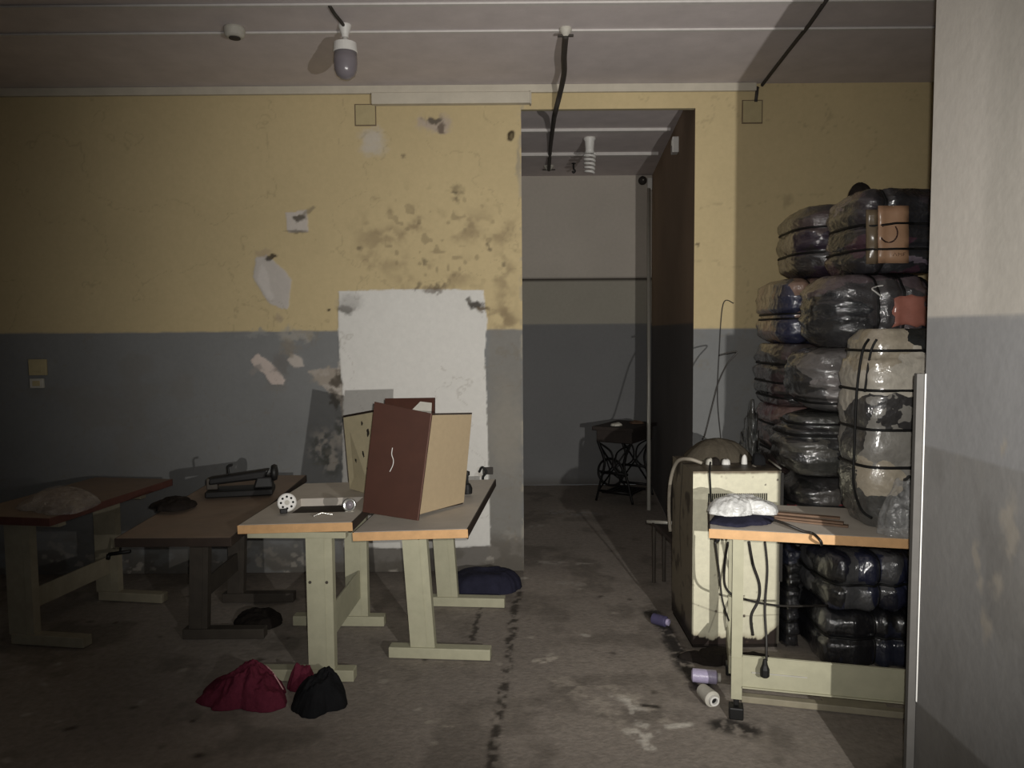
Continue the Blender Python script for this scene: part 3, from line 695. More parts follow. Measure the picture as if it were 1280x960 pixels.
b = MB(); b.slab([s1, s2, s3, s4], .0015); b.build('sticker', MT['steelw'], t, world=True, label='torn pale shiny sticker')
C1 = PZ(525, 643, ZT4 + .008); C2 = PZ(580, 628, ZT4 + .012)
t, q = board('tan_board', 'tan hardboard panel angled beside the brown panel', 'panel', C1, C2, PY(590, 518, C2.y + .05), PY(537, 519, C1.y + .06), .008, 'hardboard')
b = MB(); n = (q[1] - q[0]).cross(q[3] - q[0]).normalized(); d = (q[3] - q[0]).normalized(); off = -n * .008
b.slab([q[3] + d * .001, q[2] + d * .001, q[2] + d * .009, q[3] + d * .009], .008); b.build('top_rail', MT['edgedark'], t, world=True, label='dark top rail')
E1, E2 = PZ(526, 644, ZT4), PZ(578, 632, ZT4 + .004)
b = MB(); g = Vector((.02, .03, 0)); b.slab([E1 + Vector((0, .03, .007)), E2 + Vector((0, .03, .007)), E2 + Vector((0, .055, .007)), E1 + Vector((0, .055, .007))], .006)
tag(b.build('wood_strip', MT['edgedark'], bevel=.001), 'dark thin strip lying under the tan hardboard panel', 'wood strip')
D1 = PZ(437, 608, ZT3); D2 = PZ(457, 632, ZT3 + .004)
D1 = Vector((D1.x + .0, min(D1.y, 4.36), ZT3 + .0)); D1 = PY(437, 612, 4.30); D1.z = ZT3 + .003; D2 = PY(463, 630, 4.13); D2.z = ZT3 + .004
t, q = board('stained_board', 'mould-stained pale board standing at the back of the boards', 'panel', D1, D2, PY(473, 514, D2.y + .03), PY(429, 522, D1.y + .02), .010, 'paleboard')
n = (q[1] - q[0]).cross(q[3] - q[0]).normalized()
b = MB(); d = (q[3] - q[0]).normalized(); b.slab([q[3] + d * .001, q[2] + d * .001, q[2] + d * .012, q[3] + d * .012], .010); b.build('top_rail', MT['edgedark'], t, world=True, label='dark broken top rail')
for (u, v, r) in ((.75, .75, .022), (.62, .48, .02), (.85, .46, .016), (.35, .40, .013), (.8, .3, .012), (.55, .88, .014), (.9, .62, .02)):
    c = onq(u, v) + n * .0015; ax = (q[1] - q[0]).normalized(); ay = n.cross(ax); pts = []
    for a in range(14):
        rr = r * rnd.uniform(.55, 1.2); pts.append(c + ax * rr * math.cos(a / 14 * 6.283) * .7 + ay * rr * math.sin(a / 14 * 6.283))
    b = MB(); b.add(pts + [p_ - n * .001 for p_ in pts], [tuple(range(14))] + [(i, (i + 1) % 14, 14 + (i + 1) % 14, 14 + i) for i in range(14)]); b.build('mould_spot', MT['hole'], t, world=True)

# small things on the tables
p = PZ(359, 640, ZT3); t = thing('perforated_wheel', 'white wheel with punched holes standing on the cutout table', 'wheel', p, rz=R(20))
X_ = Matrix.Translation((0, 0, .048)) @ Euler((R(82), 0, 0)).to_matrix().to_4x4()
MB().lathe([(.012, -.008), (.040, -.008), (.046, -.004), (.046, .004), (.040, .008), (.012, .008)], X_, 32).build('rim', MT['white'], t, bevel=.001)
for a in range(8):
    c = X_ @ Vector((.029 * math.cos(a * .785), .029 * math.sin(a * .785), .0)); m_ = Matrix.Translation(c) @ X_.to_3x3().to_4x4()
    MB().lathe([(.0058, -.0088), (.0058, .0088)], m_, 12).build('hole', MT['slot'], t)
MB().lathe([(.012, -.014), (.012, .014)], X_, 16).build('hub', MT['offwhite'], t)
MB().box(-.035, .0, -.03, .02, 0, .022).build('bracket', MT['black'], t, bevel=.004)
p = PZ(437, 640, ZT3); t = thing('round_lens', 'round shiny glass lens in a bright rim beside the stained board', 'lens', p, rz=R(0))
X_ = Matrix.Translation((0, 0, .036)) @ Euler((R(80), 0, 0)).to_matrix().to_4x4()
MB().lathe([(.020, -.006), (.033, -.006), (.035, 0), (.033, .010), (.026, .012), (.020, .006)], X_, 32).build('rim', MT['steel'], t, smooth=True)
MB().lathe([(.021, -.004), (.021, .004), (.014, .012), (.004, .016)], X_, 24).build('glass', MT['bulbglass'], t, smooth=True)
MB().box(-.02, .02, -.008, .03, 0, .006).build('base', MT['steelw'], t, bevel=.001)
p = PZ(408, 645, ZT3); b = MB(); b.tube([PZ(392, 645, ZT3 + .006), PZ(402, 641, ZT3 + .006), PZ(416, 643, ZT3 + .006)], .004, 8)
tag(b.build('metal_rod', MT['steel'], smooth=True), 'thin bright bent rod lying before the cutout tray', 'rod')
# dark stub near the back corner of the board table
p = PZ(584, 617, .745); t = thing('thread_stand_stub', 'black stub of a thread stand behind the tan hardboard panel', 'thread stand', p)
MB().lathe([(.028, 0), (.03, .03), (.02, .055), (.012, .06)], n=16).build('base', MT['black'], t, bevel=.003)
MB().lathe([(.008, .06), (.008, .10), (.016, .105), (.016, .125), (.004, .13)], n=12).build('stem', MT['blackiron'], t)

# black sewing machine head on the dim table
p = PZ(300, 616, .755); t = thing('sewing_machine_head', 'black sewing machine head lying on the dim table', 'sewing machine', (-1.55, 4.30, .746), rz=R(12))
MB().box(-.17, .19, -.09, .09, 0, .035).build('bed', MT['blackiron'], t, bevel=.008)
MB().hexa([Vector(v) for v in ((.08, -.05, .035), (.19, -.05, .035), (.19, .05, .035), (.08, .05, .035))], [Vector(v) for v in ((.10, -.04, .10), (.18, -.04, .10), (.18, .04, .10), (.10, .04, .10))]).build('column', MT['blackiron'], t, bevel=.01)
MB().hexa([Vector(v) for v in ((-.16, -.035, .06), (.14, -.04, .085), (.14, .04, .085), (-.16, .035, .06))], [Vector(v) for v in ((-.16, -.03, .105), (.17, -.04, .14), (.17, .04, .14), (-.16, .03, .105))]).build('arm', MT['blackiron'], t, bevel=.012)
MB().box(-.17, -.11, -.03, .03, .036, .10).build('face_plate', MT['darkmetal'], t, bevel=.006)
X_ = Matrix.Translation((.175, 0, .115)) @ Euler((0, R(90), 0)).to_matrix().to_4x4()
MB().lathe([(.02, 0), (.042, .004), (.048, .018), (.042, .034), (.014, .04)], X_, 28).build('handwheel', MT['black'], t, smooth=True)
MB().tube(smooth_path([(-.05, 0, .10), (-.055, 0, .16), (-.03, .0, .17)], 5), .006, 8).build('thread_guide', MT['blackiron'], t, smooth=True)
# dark oily lump on the same table
# ------------------------------------------------------------------ cloth heaps and bags
def heap(name, label, cat, outline, z0, hmax, m, seed, folds=9.0, group=None, parent=None, thick=.006, power=2.2, nr=26, na=110, kind=None, tilt=None, amp=.9, dexp=.55):
    P = np.array([(a[0], a[1]) for a in outline]); c = P.mean(0)
    ang = np.arctan2(P[:, 1] - c[1], P[:, 0] - c[0]); rad = np.hypot(*(P - c).T); o = np.argsort(ang); ang, rad = ang[o], rad[o]
    A = np.linspace(-math.pi, math.pi, na, endpoint=False)
    RR = np.interp(A, np.concatenate([ang - 2 * math.pi, ang, ang + 2 * math.pi]), np.tile(rad, 3))
    RR *= .86 + .28 * fbm(np.cos(A) * 3, np.sin(A) * 3, s=seed)
    fr = np.linspace(0, 1, nr)[1:]
    Af, Rf = np.meshgrid(A, fr); x = np.cos(Af) * RR * Rf; y = np.sin(Af) * RR * Rf
    f1 = 1 - np.abs(2 * fbm(x * folds, y * folds, s=seed, o=4) - 1); f2 = fbm(x * folds * .4, y * folds * .4, s=seed + 5, o=2)
    dome = np.clip(1 - Rf ** power, 0, 1) ** dexp
    h = thick + hmax * dome * (1 - amp + amp * (.5 * f1 ** 2 + .95 * f2))
    if tilt is not None: h = h * (1 + tilt[0] * x / RR.max() + tilt[1] * y / RR.max())
    h[-1] = thick * .5
    vs = [(0, 0, float(h[0].mean()))]
    for i in range(nr - 1):
        vs += [(float(x[i, j]), float(y[i, j]), float(h[i, j])) for j in range(na)]
    n1 = len(vs); vs += [(float(x[-1, j]), float(y[-1, j]), 0.0) for j in range(na)]; vs.append((0, 0, 0)); cb = len(vs) - 1
    fs = [(0, 1 + j, 1 + (j + 1) % na) for j in range(na)]
    for i in range(nr - 2):
        a = 1 + i * na; b = a + na
        fs += [(a + j, b + j, b + (j + 1) % na, a + (j + 1) % na) for j in range(na)]
    a = 1 + (nr - 2) * na
    fs += [(a + j, n1 + j, n1 + (j + 1) % na, a + (j + 1) % na) for j in range(na)]
    fs += [(n1 + (j + 1) % na, n1 + j, cb) for j in range(na)]
    b = MB(); b.add(vs, fs)
    if parent is not None:
        b.v = [(v[0] + c[0], v[1] + c[1], v[2] + z0) for v in b.v]
        return b.build(name, m, parent, smooth=True, world=True)
    b.v = [(v[0] + c[0], v[1] + c[1], v[2] + z0) for v in b.v]
    o = b.build(name, m, smooth=True, loc=(c[0], c[1], z0)); tag(o, label, cat, group)
    return o
def fo(pts, z=0.0): return [(lambda p: (p.x, p.y))(PZ(a, b, z)) for a, b in pts]
def heapt(name, label, cat, *a, **k):
    return heap(name, label, cat, *a, **k)
cl = heap('maroon_garment', 'crumpled maroon garment with pale piping lying on the floor', 'garment', fo([(243, 878), (262, 884), (300, 887), (340, 889), (358, 884), (356, 870), (352, 860), (335, 855), (305, 855), (262, 860)]), 0, .135, MT['maroon'], 3, folds=17, tilt=(.25, .3), power=2.2, dexp=.8, amp=.75)
me = cl.data; lo = cl.location
dg_pts = [PY(300, 826, 3.52), PY(312, 831, 3.50), PY(328, 834, 3.47), PY(340, 850, 3.43), PY(354, 862, 3.40)]
for q in dg_pts:
    # rest the piping on the cloth
    best = min((v.co for v in me.vertices), key=lambda c: (c.x + lo.x - q.x) ** 2 + (c.y + lo.y - q.y) ** 2 - c.z * .001); q.z = best.z + lo.z + .006
b = MB(); b.tube(smooth_path(dg_pts, 6), .0035, 6); b.build('piping', MT['piping'], cl, smooth=True, world=True, label='pale pink piping')
heap('red_rag', 'small red rag between the maroon garment and the black cloth', 'rag', fo([(358, 860), (372, 865), (390, 864), (396, 858), (388, 856), (370, 855)]), 0, .13, MT['maroon'], 8, folds=16, power=1.8, dexp=.8, amp=.6)
heap('black_cloth', 'crumpled black cloth in front of the cutout table leg', 'cloth', fo([(366, 890), (380, 896), (392, 898), (410, 891), (433, 883), (431, 870), (424, 862), (400, 868), (382, 872), (368, 877)]), 0, .125, MT['blackcloth'], 12, folds=13, tilt=(.35, .5), power=2.6, dexp=.8, amp=.7)
heap('dark_rag', 'dark rag on the floor under the dim tables', 'rag', fo([(300, 786), (320, 790), (345, 784), (350, 770), (325, 766), (302, 770)]), 0, .06, MT['darkcloth'], 15, folds=9)
heap('navy_bundle', 'dark navy bundle on the floor against the wall below the white patch', 'bundle', fo([(566, 742), (610, 744), (642, 740), (652, 732), (640, 726), (600, 726), (568, 728)]), 0, .115, MT['navycloth'], 19, folds=5, power=6, amp=.35)
heap('dark_bundle', 'dark rag bundle on the floor at the foot of the cream cabinet', 'bundle', fo([(845, 822), (870, 829), (905, 832), (950, 830), (962, 824), (930, 820), (870, 819)]), 0, .05, MT['darkcloth'], 23, folds=11)
# plastic on the first dim table
o = heap('plastic_bag', 'clear plastic bag slumped on the dim sewing table', 'plastic bag', fo([(42, 640), (60, 644), (90, 642), (118, 634), (108, 624), (70, 622), (46, 626)], .722), .722, .10, MT['clearbag'], 27, folds=7, power=2, amp=.3, dexp=.8)
heap('oily_rag', 'dark oily rag on the table with the black machine head', 'rag', fo([(195, 640), (215, 644), (236, 640), (240, 632), (220, 628), (200, 632)], .725), .741, .04, MT['darkcloth'], 33, folds=14)
b = MB(); b.tube([PY(136, 693, 4.4), PY(163, 689, 4.4)], .011, 10)
kn = b; kn.tube([PY(136, 693, 4.4), PY(135, 699, 4.4)], .012, 10); kn.tube([PY(150, 691, 4.4), PY(152, 675, 4.42)], .007, 8)
kn.build('knee_lever', MT['black'], t2, smooth=True, world=True)

# ------------------------------------------------------------------ workbench in front of the bales
root = thing('workbench', 'wooden topped steel workbench in front of the wrapped bales', 'workbench', (1.365, 3.039, 0), rz=R(-13.8))
wb = root; ZB = .82; Wb, Lb = 1.12, .52
MB().box(-Wb / 2 + .006, Wb / 2, .006, Lb, ZB - .038, ZB).build('table_top', MT['lam'], root)
MB().box(-Wb / 2, Wb / 2, 0, .006, ZB - .04, ZB - .0005).build('front_edge', MT['ply'], root, bevel=.002, label='orange wooden front edge strip')
MB().box(-Wb / 2, -Wb / 2 + .006, .006, Lb, ZB - .04, ZB - .0005).build('side_edge', MT['edgedark'], root)
for sx in (-.44, .50):
    for sy in (.012, .44):
        MB().box(sx - .022, sx + .022, sy, sy + .006, .09, ZB - .041).box(sx - .022, sx - .016, sy + .006, sy + .045, .09, ZB - .041).box(sx - .022, sx + .022, sy - .002, sy, .27, .272).build('leg', MT['olive'], root)
        MB().box(sx - .03, sx + .03, sy - .01, sy + .055, 0.002, .055).box(sx - .012, sx + .012, sy + .01, sy + .03, .055, .095).build('foot', MT['black'], root, bevel=.006)
fr = MB().box(-.418, .56, .012, .018, .145, .285).box(-.418, .56, .000, .012, .145, .151).box(-.418, .56, .004, .012, .279, .285).build('front_rail', MT['olive'], root, bevel=.0015)
MB().box(-.38, -.16, .0075, .012, .212, .217).build('ridge_highlight', MT['steelw'], fr)  # paler ridge: the rail's highlight line put in as lighter colour
MB().box(-.41, .47, .17, .21, .003, .032).build('floor_rail', MT['olivedull'], root, bevel=.003)
MB().box(-.47, -.46, .10, .44, .16, .24).build('end_rail', MT['olive'], root, bevel=.002)
MB().box(-.45, .52, .065, .47, ZB - .058, ZB - .041).build('top_frame', MT['olive'], root, bevel=.002)
b = MB(); b.lathe([(.010, 0), (.012, .012), (.008, .02)], Matrix.Translation((-.525, .035, ZB - .062)), 12); b.build('knob', MT['black'], root, bevel=.002)
def cab(name, label, pts, r=.006, m='cable'):
    b = MB(); b.tube(smooth_path(pts, 8), r, 8); return tag(b.build(name, MT[m], smooth=True), label, 'cable')
cab('hanging_cable', 'thin cable hanging beside the workbench leg in front of the cream cabinet', [PY(894, 677, 3.24), PY(899, 715, 3.26), PY(903, 750, 3.26), PY(911, 776, 3.26)], .004)
cab('looped_cable', 'black cable looping from under the workbench sideways to the bales', [PY(910, 678, 3.36), PY(906, 705, 3.40), PY(907, 734, 3.42), PY(925, 747, 3.42), PY(972, 757, 3.44), PY(1035, 757, 3.48)], .0055)
cab('wavy_cable', 'thick wavy cable hanging over the lower front of the cream cabinet', [PY(936, 677, 3.45), PY(941, 705, 3.46), PY(949, 730, 3.46), PY(948, 750, 3.46), PY(939, 770, 3.46), PY(941, 794, 3.46)], .007)
t = thing('plug_cable', 'grey cable ending in a black plug hung over the workbench rail', 'cable', PY(956, 838, 3.08))
MB().tube(smooth_path([PY(956, 677, 3.30), PY(959, 712, 3.24), PY(956, 760, 3.16), PY(958, 800, 3.10), PY(958, 826, 3.085)], 8), .0055, 8).build('wire', MT['cable'], t, smooth=True, world=True)
c = PY(956, 840, 3.08)
MB().lathe([(.007, .055), (.012, .03), (.019, .012), (.019, -.016), (.013, -.022)], Matrix.Translation(c), 14).build('plug', MT['black'], t, world=True, bevel=.002)
ptop = lambda px, py, dz=.009: PZ(px, py, ZB + dz)
cab('draped_cable', 'black cable lying across the workbench top and over its front edge', [ptop(968, 650, .045), ptop(985, 656, .042), ptop(1004, 664, .02), ptop(1016, 667), ptop(1024, 673) + Vector((0, -.012, -.006)), PY(1027, 681, 3.05)], .006)
# plastic and cloth on the bench
heap('navy_cloth', 'dark navy cloth flattened under the white plastic bag', 'cloth', fo([(890, 655), (910, 659), (940, 658), (962, 655), (960, 645), (930, 641), (900, 645)], ZB), ZB + .001, .022, MT['navycloth'], 37, folds=9, amp=.5)
heap('white_plastic_bag', 'crumpled white plastic bag on the near corner of the workbench', 'plastic bag', fo([(888, 646), (910, 649), (940, 646), (968, 648), (966, 639), (940, 634), (905, 635), (890, 638)], ZB + .02), ZB + .032, .07, MT['whitebag'], 41, folds=11, amp=.7)
for i, (a, b_, dz, lab) in enumerate((((966, 650), (1060, 660), .0, 'lowest of the thin wooden laths stacked on the workbench'), ((968, 647), (1054, 656), .010, 'middle one of the thin wooden laths stacked on the workbench'), ((970, 643), (1050, 650), .020, 'topmost of the thin wooden laths stacked on the workbench'))):
    p1 = PZ(a[0], a[1], ZB + dz + .002); p2 = PZ(b_[0], b_[1], ZB + dz + .002); dv = (p2 - p1).normalized(); pv = Vector((-dv.y, dv.x, 0)) * .03
    z = Vector((0, 0, .0085)); b = MB(); b.hexa([p1, p2, p2 + pv, p1 + pv], [p1 + z, p2 + z, p2 + pv + z, p1 + pv + z]); tag(b.build('wooden_lath', MT['wood'], bevel=.001), lab, 'lath', 'laths on the workbench')
p1, p2 = PZ(1030, 884, 0), PZ(1112, 893, 0)
b = MB(); z = Vector((0, 0, .02)); g = Vector((.01, .06, 0)); b.hexa([p1, p2, p2 + g, p1 + g], [p1 + z, p2 + z, p2 + g + z, p1 + g + z]); tag(b.build('floor_plank', MT['olivedull'], bevel=.003), 'short pale plank on the floor under the workbench', 'plank')

# ------------------------------------------------------------------ cream cabinet
CX0 = PY(865.5, 700, 3.90).x; CX1 = PY(975, 700, 3.90).x; CYF, CYB = 3.90, 4.40; CZ = PY(920, 589, CYF).z
t = thing('metal_cabinet', 'rusty cream metal cabinet with a vent grille beside the workbench', 'cabinet', ((CX0 + CX1) / 2, CYF, 0)); cb = t
cxm = (CX0 + CX1) / 2
xs = np.linspace(CX0, CX1, 110) - cxm; zs = np.linspace(.02, CZ, 190); X, Z = np.meshgrid(xs, zs)
C = np.empty(X.shape + (3,)); C[:] = lin(226, 220, 184); C *= (.93 + .14 * fbm(X * 5, Z * 5, s=101))[..., None]
edge = Z - (.055 + .05 * (fbm(X * 16, Z * 0 + 3, s=102, o=5) - .5) * 2 + .06 * sstep(.12, .22, X) )
C = mixc(C, lin(48, 36, 30), sstep(.004, -.004, edge)); C = mixc(C, lin(150, 126, 84), sstep(.03, .0, np.abs(edge)) * .4 * (edge > 0))
rs = sstep(.78, .86, fbm(X * 18, Z * 18, s=103)); C = mixc(C, lin(120, 96, 70), rs * .5)
C = mixc(C, lin(120, 104, 76), sstep(.012, .0, CZ - Z - .012 * fbm(X * 30, Z * 0, s=104)))
top_e = sstep(.018, .005, CX1 - cxm - X); C = mixc(C, lin(140, 134, 116), top_e * .8)
for (px, py, r) in ((957, 606, .006), (972, 600, .007), (940, 780, .008), (873, 757, .004), (895, 764, .008), (930, 770, .010), (930, 745, .006)):
    q_ = PY(px, py, CYF); C = mixc(C, lin(60, 46, 36), sstep(r, r * .5, np.hypot(X + cxm - q_.x, Z - q_.z)))
for l in ([(860, 752), (895, 765), (935, 770), (975, 768)], [(895, 765), (886, 790)], [(905, 690), (900, 740), (895, 765)]):
    d = line_d(X + cxm, Z, [(lambda w_: (w_.x, w_.z))(PY(*s_, CYF)) for s_ in l]); C = mixc(C, lin(120, 106, 84), sstep(.005, .001, d) * .5)
front = (np.stack([X, np.zeros_like(X), Z], -1), C)
ysx = np.linspace(0, CYB - CYF, 90); Yg, Zg = np.meshgrid(ysx, zs)
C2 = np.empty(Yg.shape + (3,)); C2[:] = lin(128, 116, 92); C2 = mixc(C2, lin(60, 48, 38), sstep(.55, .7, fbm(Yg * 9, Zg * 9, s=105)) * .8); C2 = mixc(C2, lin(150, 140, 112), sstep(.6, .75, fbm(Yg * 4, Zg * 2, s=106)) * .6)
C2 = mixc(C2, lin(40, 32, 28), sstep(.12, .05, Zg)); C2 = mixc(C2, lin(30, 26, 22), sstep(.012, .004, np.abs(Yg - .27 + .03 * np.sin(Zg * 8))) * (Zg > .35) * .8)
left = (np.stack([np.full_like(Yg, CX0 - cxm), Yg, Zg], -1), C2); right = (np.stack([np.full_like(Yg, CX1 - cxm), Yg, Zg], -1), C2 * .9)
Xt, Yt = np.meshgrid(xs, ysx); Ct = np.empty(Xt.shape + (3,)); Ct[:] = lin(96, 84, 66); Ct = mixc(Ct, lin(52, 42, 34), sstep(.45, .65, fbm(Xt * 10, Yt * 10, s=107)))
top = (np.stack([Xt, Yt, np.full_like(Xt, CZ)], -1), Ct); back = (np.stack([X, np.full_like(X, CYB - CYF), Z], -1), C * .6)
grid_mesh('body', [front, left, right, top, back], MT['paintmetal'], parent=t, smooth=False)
b = MB(); g0 = PY(886, 617, CYF); g1 = PY(958, 631, CYF)
for i in range(31):
    x = g0.x + (g1.x - g0.x) * i / 30; b.box(x - .0033, x + .0033, CYF - .0015, CYF + .002, g1.z, g0.z)
b.build('vent_grille', MT['slot'], t, world=True)
q_ = PY(936, 624, CYF); MB().box(q_.x - .018, q_.x + .018, CYF - .02, CYF - .002, q_.z - .028, q_.z + .026).build('latch', MT['wood'], t, world=True, bevel=.004)
MB().box(CX1 - .004, CX1 + .012, CYF - .006, CYF + .02, .35, CZ - .01).build('corner_strip', MT['greyboard'], t, world=True, bevel=.002)
MB().box(CX0 + .006, CX1 - .006, CYF + .006, CYB - .006, .0, .03).build('base', MT['darkcloth'], t, world=True)
# odds and ends on the cabinet
def lump(name, label, cat, px, py, r, h, m, seed):
    p = PY(px, py, 4.1); return heap(name, label, cat, [(p.x + r * math.cos(a) * rnd.uniform(.8, 1.2), 4.1 + r * math.sin(a)) for a in np.linspace(0, 5.6, 8)], CZ + .001, h, MT[m], seed, folds=18, na=40, nr=10)
lump('plastic_stopper', 'upright white plastic stopper on the cabinet top', 'stopper', 930.5, 580, .014, .05, 'white', 51)
lump('crumpled_paper', 'crumpled white scrap in the middle of the cabinet top', 'scrap', 907, 582, .022, .035, 'white', 52)
lump('pale_scrap', 'small pale scrap beside the hose end on the cabinet top', 'scrap', 886, 583, .02, .03, 'offwhite', 53)
lump('dark_scrap', 'dark lump beside the wire on the cabinet top', 'scrap', 895, 581, .025, .04, 'darkcloth', 54)
lump('black_lump', 'larger black lump near the bales on the cabinet top', 'scrap', 948, 580, .04, .06, 'blackcloth', 55)
b = MB(); b.tube([PY(941, 582, 4.05) , PY(950, 588, 3.99)], .006, 8)
tag(b.build('short_stick', MT['offwhite'], smooth=True), 'short pale stick on the cabinet top edge', 'stick')
b = MB(); b.tube([PY(961, 575, 4.2), PY(976, 586, 4.0)], .005, 8); tag(b.build('long_stick', MT['offwhite'], smooth=True), 'longer pale stick leaning on the cabinet top corner by the bales', 'stick')
# sack on the back of the cabinet with bent wire
sp_ = [(PY(a, 580, 4.3).x, y) for a, y in ((852, 4.22), (866, 4.16), (890, 4.14), (920, 4.17), (940, 4.24), (935, 4.36), (890, 4.385), (858, 4.36))]
heap('cloth_sack', 'olive brown sack slumped on the back of the cabinet top', 'sack', sp_, CZ + .001, .125, MT['sack'], 57, folds=6, power=2, amp=.25, dexp=.8)
b = MB(); b.tube(smooth_path([PY(879, 548, 4.29), PY(882, 540, 4.32), PY(892, 500, 4.36), PY(898, 478, 4.38), PY(909, 455, 4.4), PY(921, 441, 4.4), PY(915, 440, 4.4), PY(899, 444, 4.4)], 8), .0045, 6)
tag(b.build('bent_wire', MT['cable'], smooth=True), 'dark bent wire rising from the sack with a hooked top', 'wire')
b = MB(); b.tube(smooth_path([PY(888, 578, 4.0), PY(887, 588, 3.885), PY(888, 610, 3.885), PY(888.5, 635, 3.885), PY(886, 655, 3.885)], 8), .005, 8)
tag(b.build('dangling_wire', MT['black'], smooth=True), 'thin black wire hanging down over the cabinet vent', 'wire')
hx = CX0 - .022
b = MB(); b.tube(smooth_path([(CX0 + .09, 4.08, CZ + .012), (CX0 + .03, 4.10, CZ + .03), (CX0 - .01, 4.18, CZ + .012), (hx, 4.27, CZ - .05), (hx - .006, 4.34, CZ - .16), (hx - .006, 4.36, CZ - .30), (hx, 4.35, CZ - .43)], 8), .010, 10)
tag(b.build('hose', MT['hose'], smooth=True), 'pale hose bent over the cabinet corner and down its side', 'hose')
# dark plank and pale rod left of the cabinet
q1, q2 = PZ(866, 722, 0), PZ(822, 668, 0)
A = PY(812, 654, 4.95); B_ = PY(862, 700, 4.55); A.x = min(A.x, 1.1)
b = MB(); e_ = Vector((0, 0, .022)); g = Vector((.10, .02, -.03)); b.hexa([A, B_, B_ + g, A + g], [A + e_, B_ + e_, B_ + g + e_, A + g + e_]); 
t = thing('low_stool', 'dark slanting plank with a pale front rod beside the cabinet', 'stool', ((A.x + B_.x) / 2 + .05, 4.7, 0))
b.build('seat_plank', MT['woodd'], t, world=True, bevel=.003)
MB().tube([PY(809, 652, 4.95), PY(845, 654, 4.85)], .012, 8).build('rod', MT['steelw'], t, world=True, smooth=True)
for (pp_) in (A + Vector((.03, 0, 0)), B_ + Vector((.02, 0, 0)), A + g, B_ + g):
    MB().tube([pp_, (pp_.x, pp_.y, 0)], .012, 8).build('leg', MT['darkmetal'], t, world=True)

# ------------------------------------------------------------------ thread cones on the floor
def cone(name, label, a, b_, r0_, r1_, m, tip):
    a = Vector(a); b_ = Vector(b_); d = (b_ - a); L = d.length; q = d.to_track_quat('Z', 'Y').to_matrix().to_4x4()
    t = thing(name, label, 'thread cone', (a + b_) / 2 - Vector((0, 0, max(r0_, r1_))), group='thread cones on the floor')
    X_ = Matrix.Translation(a) @ q
    MB().lathe([(r0_ * .6, 0), (r0_, .006), (r1_, L - .006), (r1_ * .6, L)], X_, 24).build('thread', MT[m], t, world=True, smooth=False, bevel=.002)
    bb = MB(); n = 24
    ri, ro = r1_ * .38, r1_ * .62
    bb.lathe([(ri, L + .001), (ro, L + .001), (ro, L + .014), (ri, L + .014), (ri, L + .001)], X_, n); bb.f = [f for f in bb.f if len(f) == 4]; bb.build('tube', MT[tip], t, world=True)
    MB().lathe([(ri * .98, L - .002), (ri * .98, L + .002)], X_, n).build('core', MT['slot'], t, world=True)
    return t
p = PZ(864, 852, 0); r = .032
cone('thread_cone', 'lilac thread cone lying sideways on the floor beside the workbench foot', p + Vector((0, 0, r)), PZ(897, 855, 0) + Vector((0, 0, r)), r, r, 'lilac', 'offwhite')
p = PZ(890, 885, 0); cone('thread_cone', 'pale thread cone end-on in front of the lilac one', p + Vector((-.02, .10, .036)), p + Vector((0.005, 0, .036)), .03, .036, 'offwhite', 'white')
p = PZ(829, 784, 0); cone('thread_cone', 'dark violet thread cone on the floor left of the cabinet', p + Vector((-.05, .06, .03)), p + Vector((.02, 0, .03)), .03, .03, 'violetthread', 'lilac')

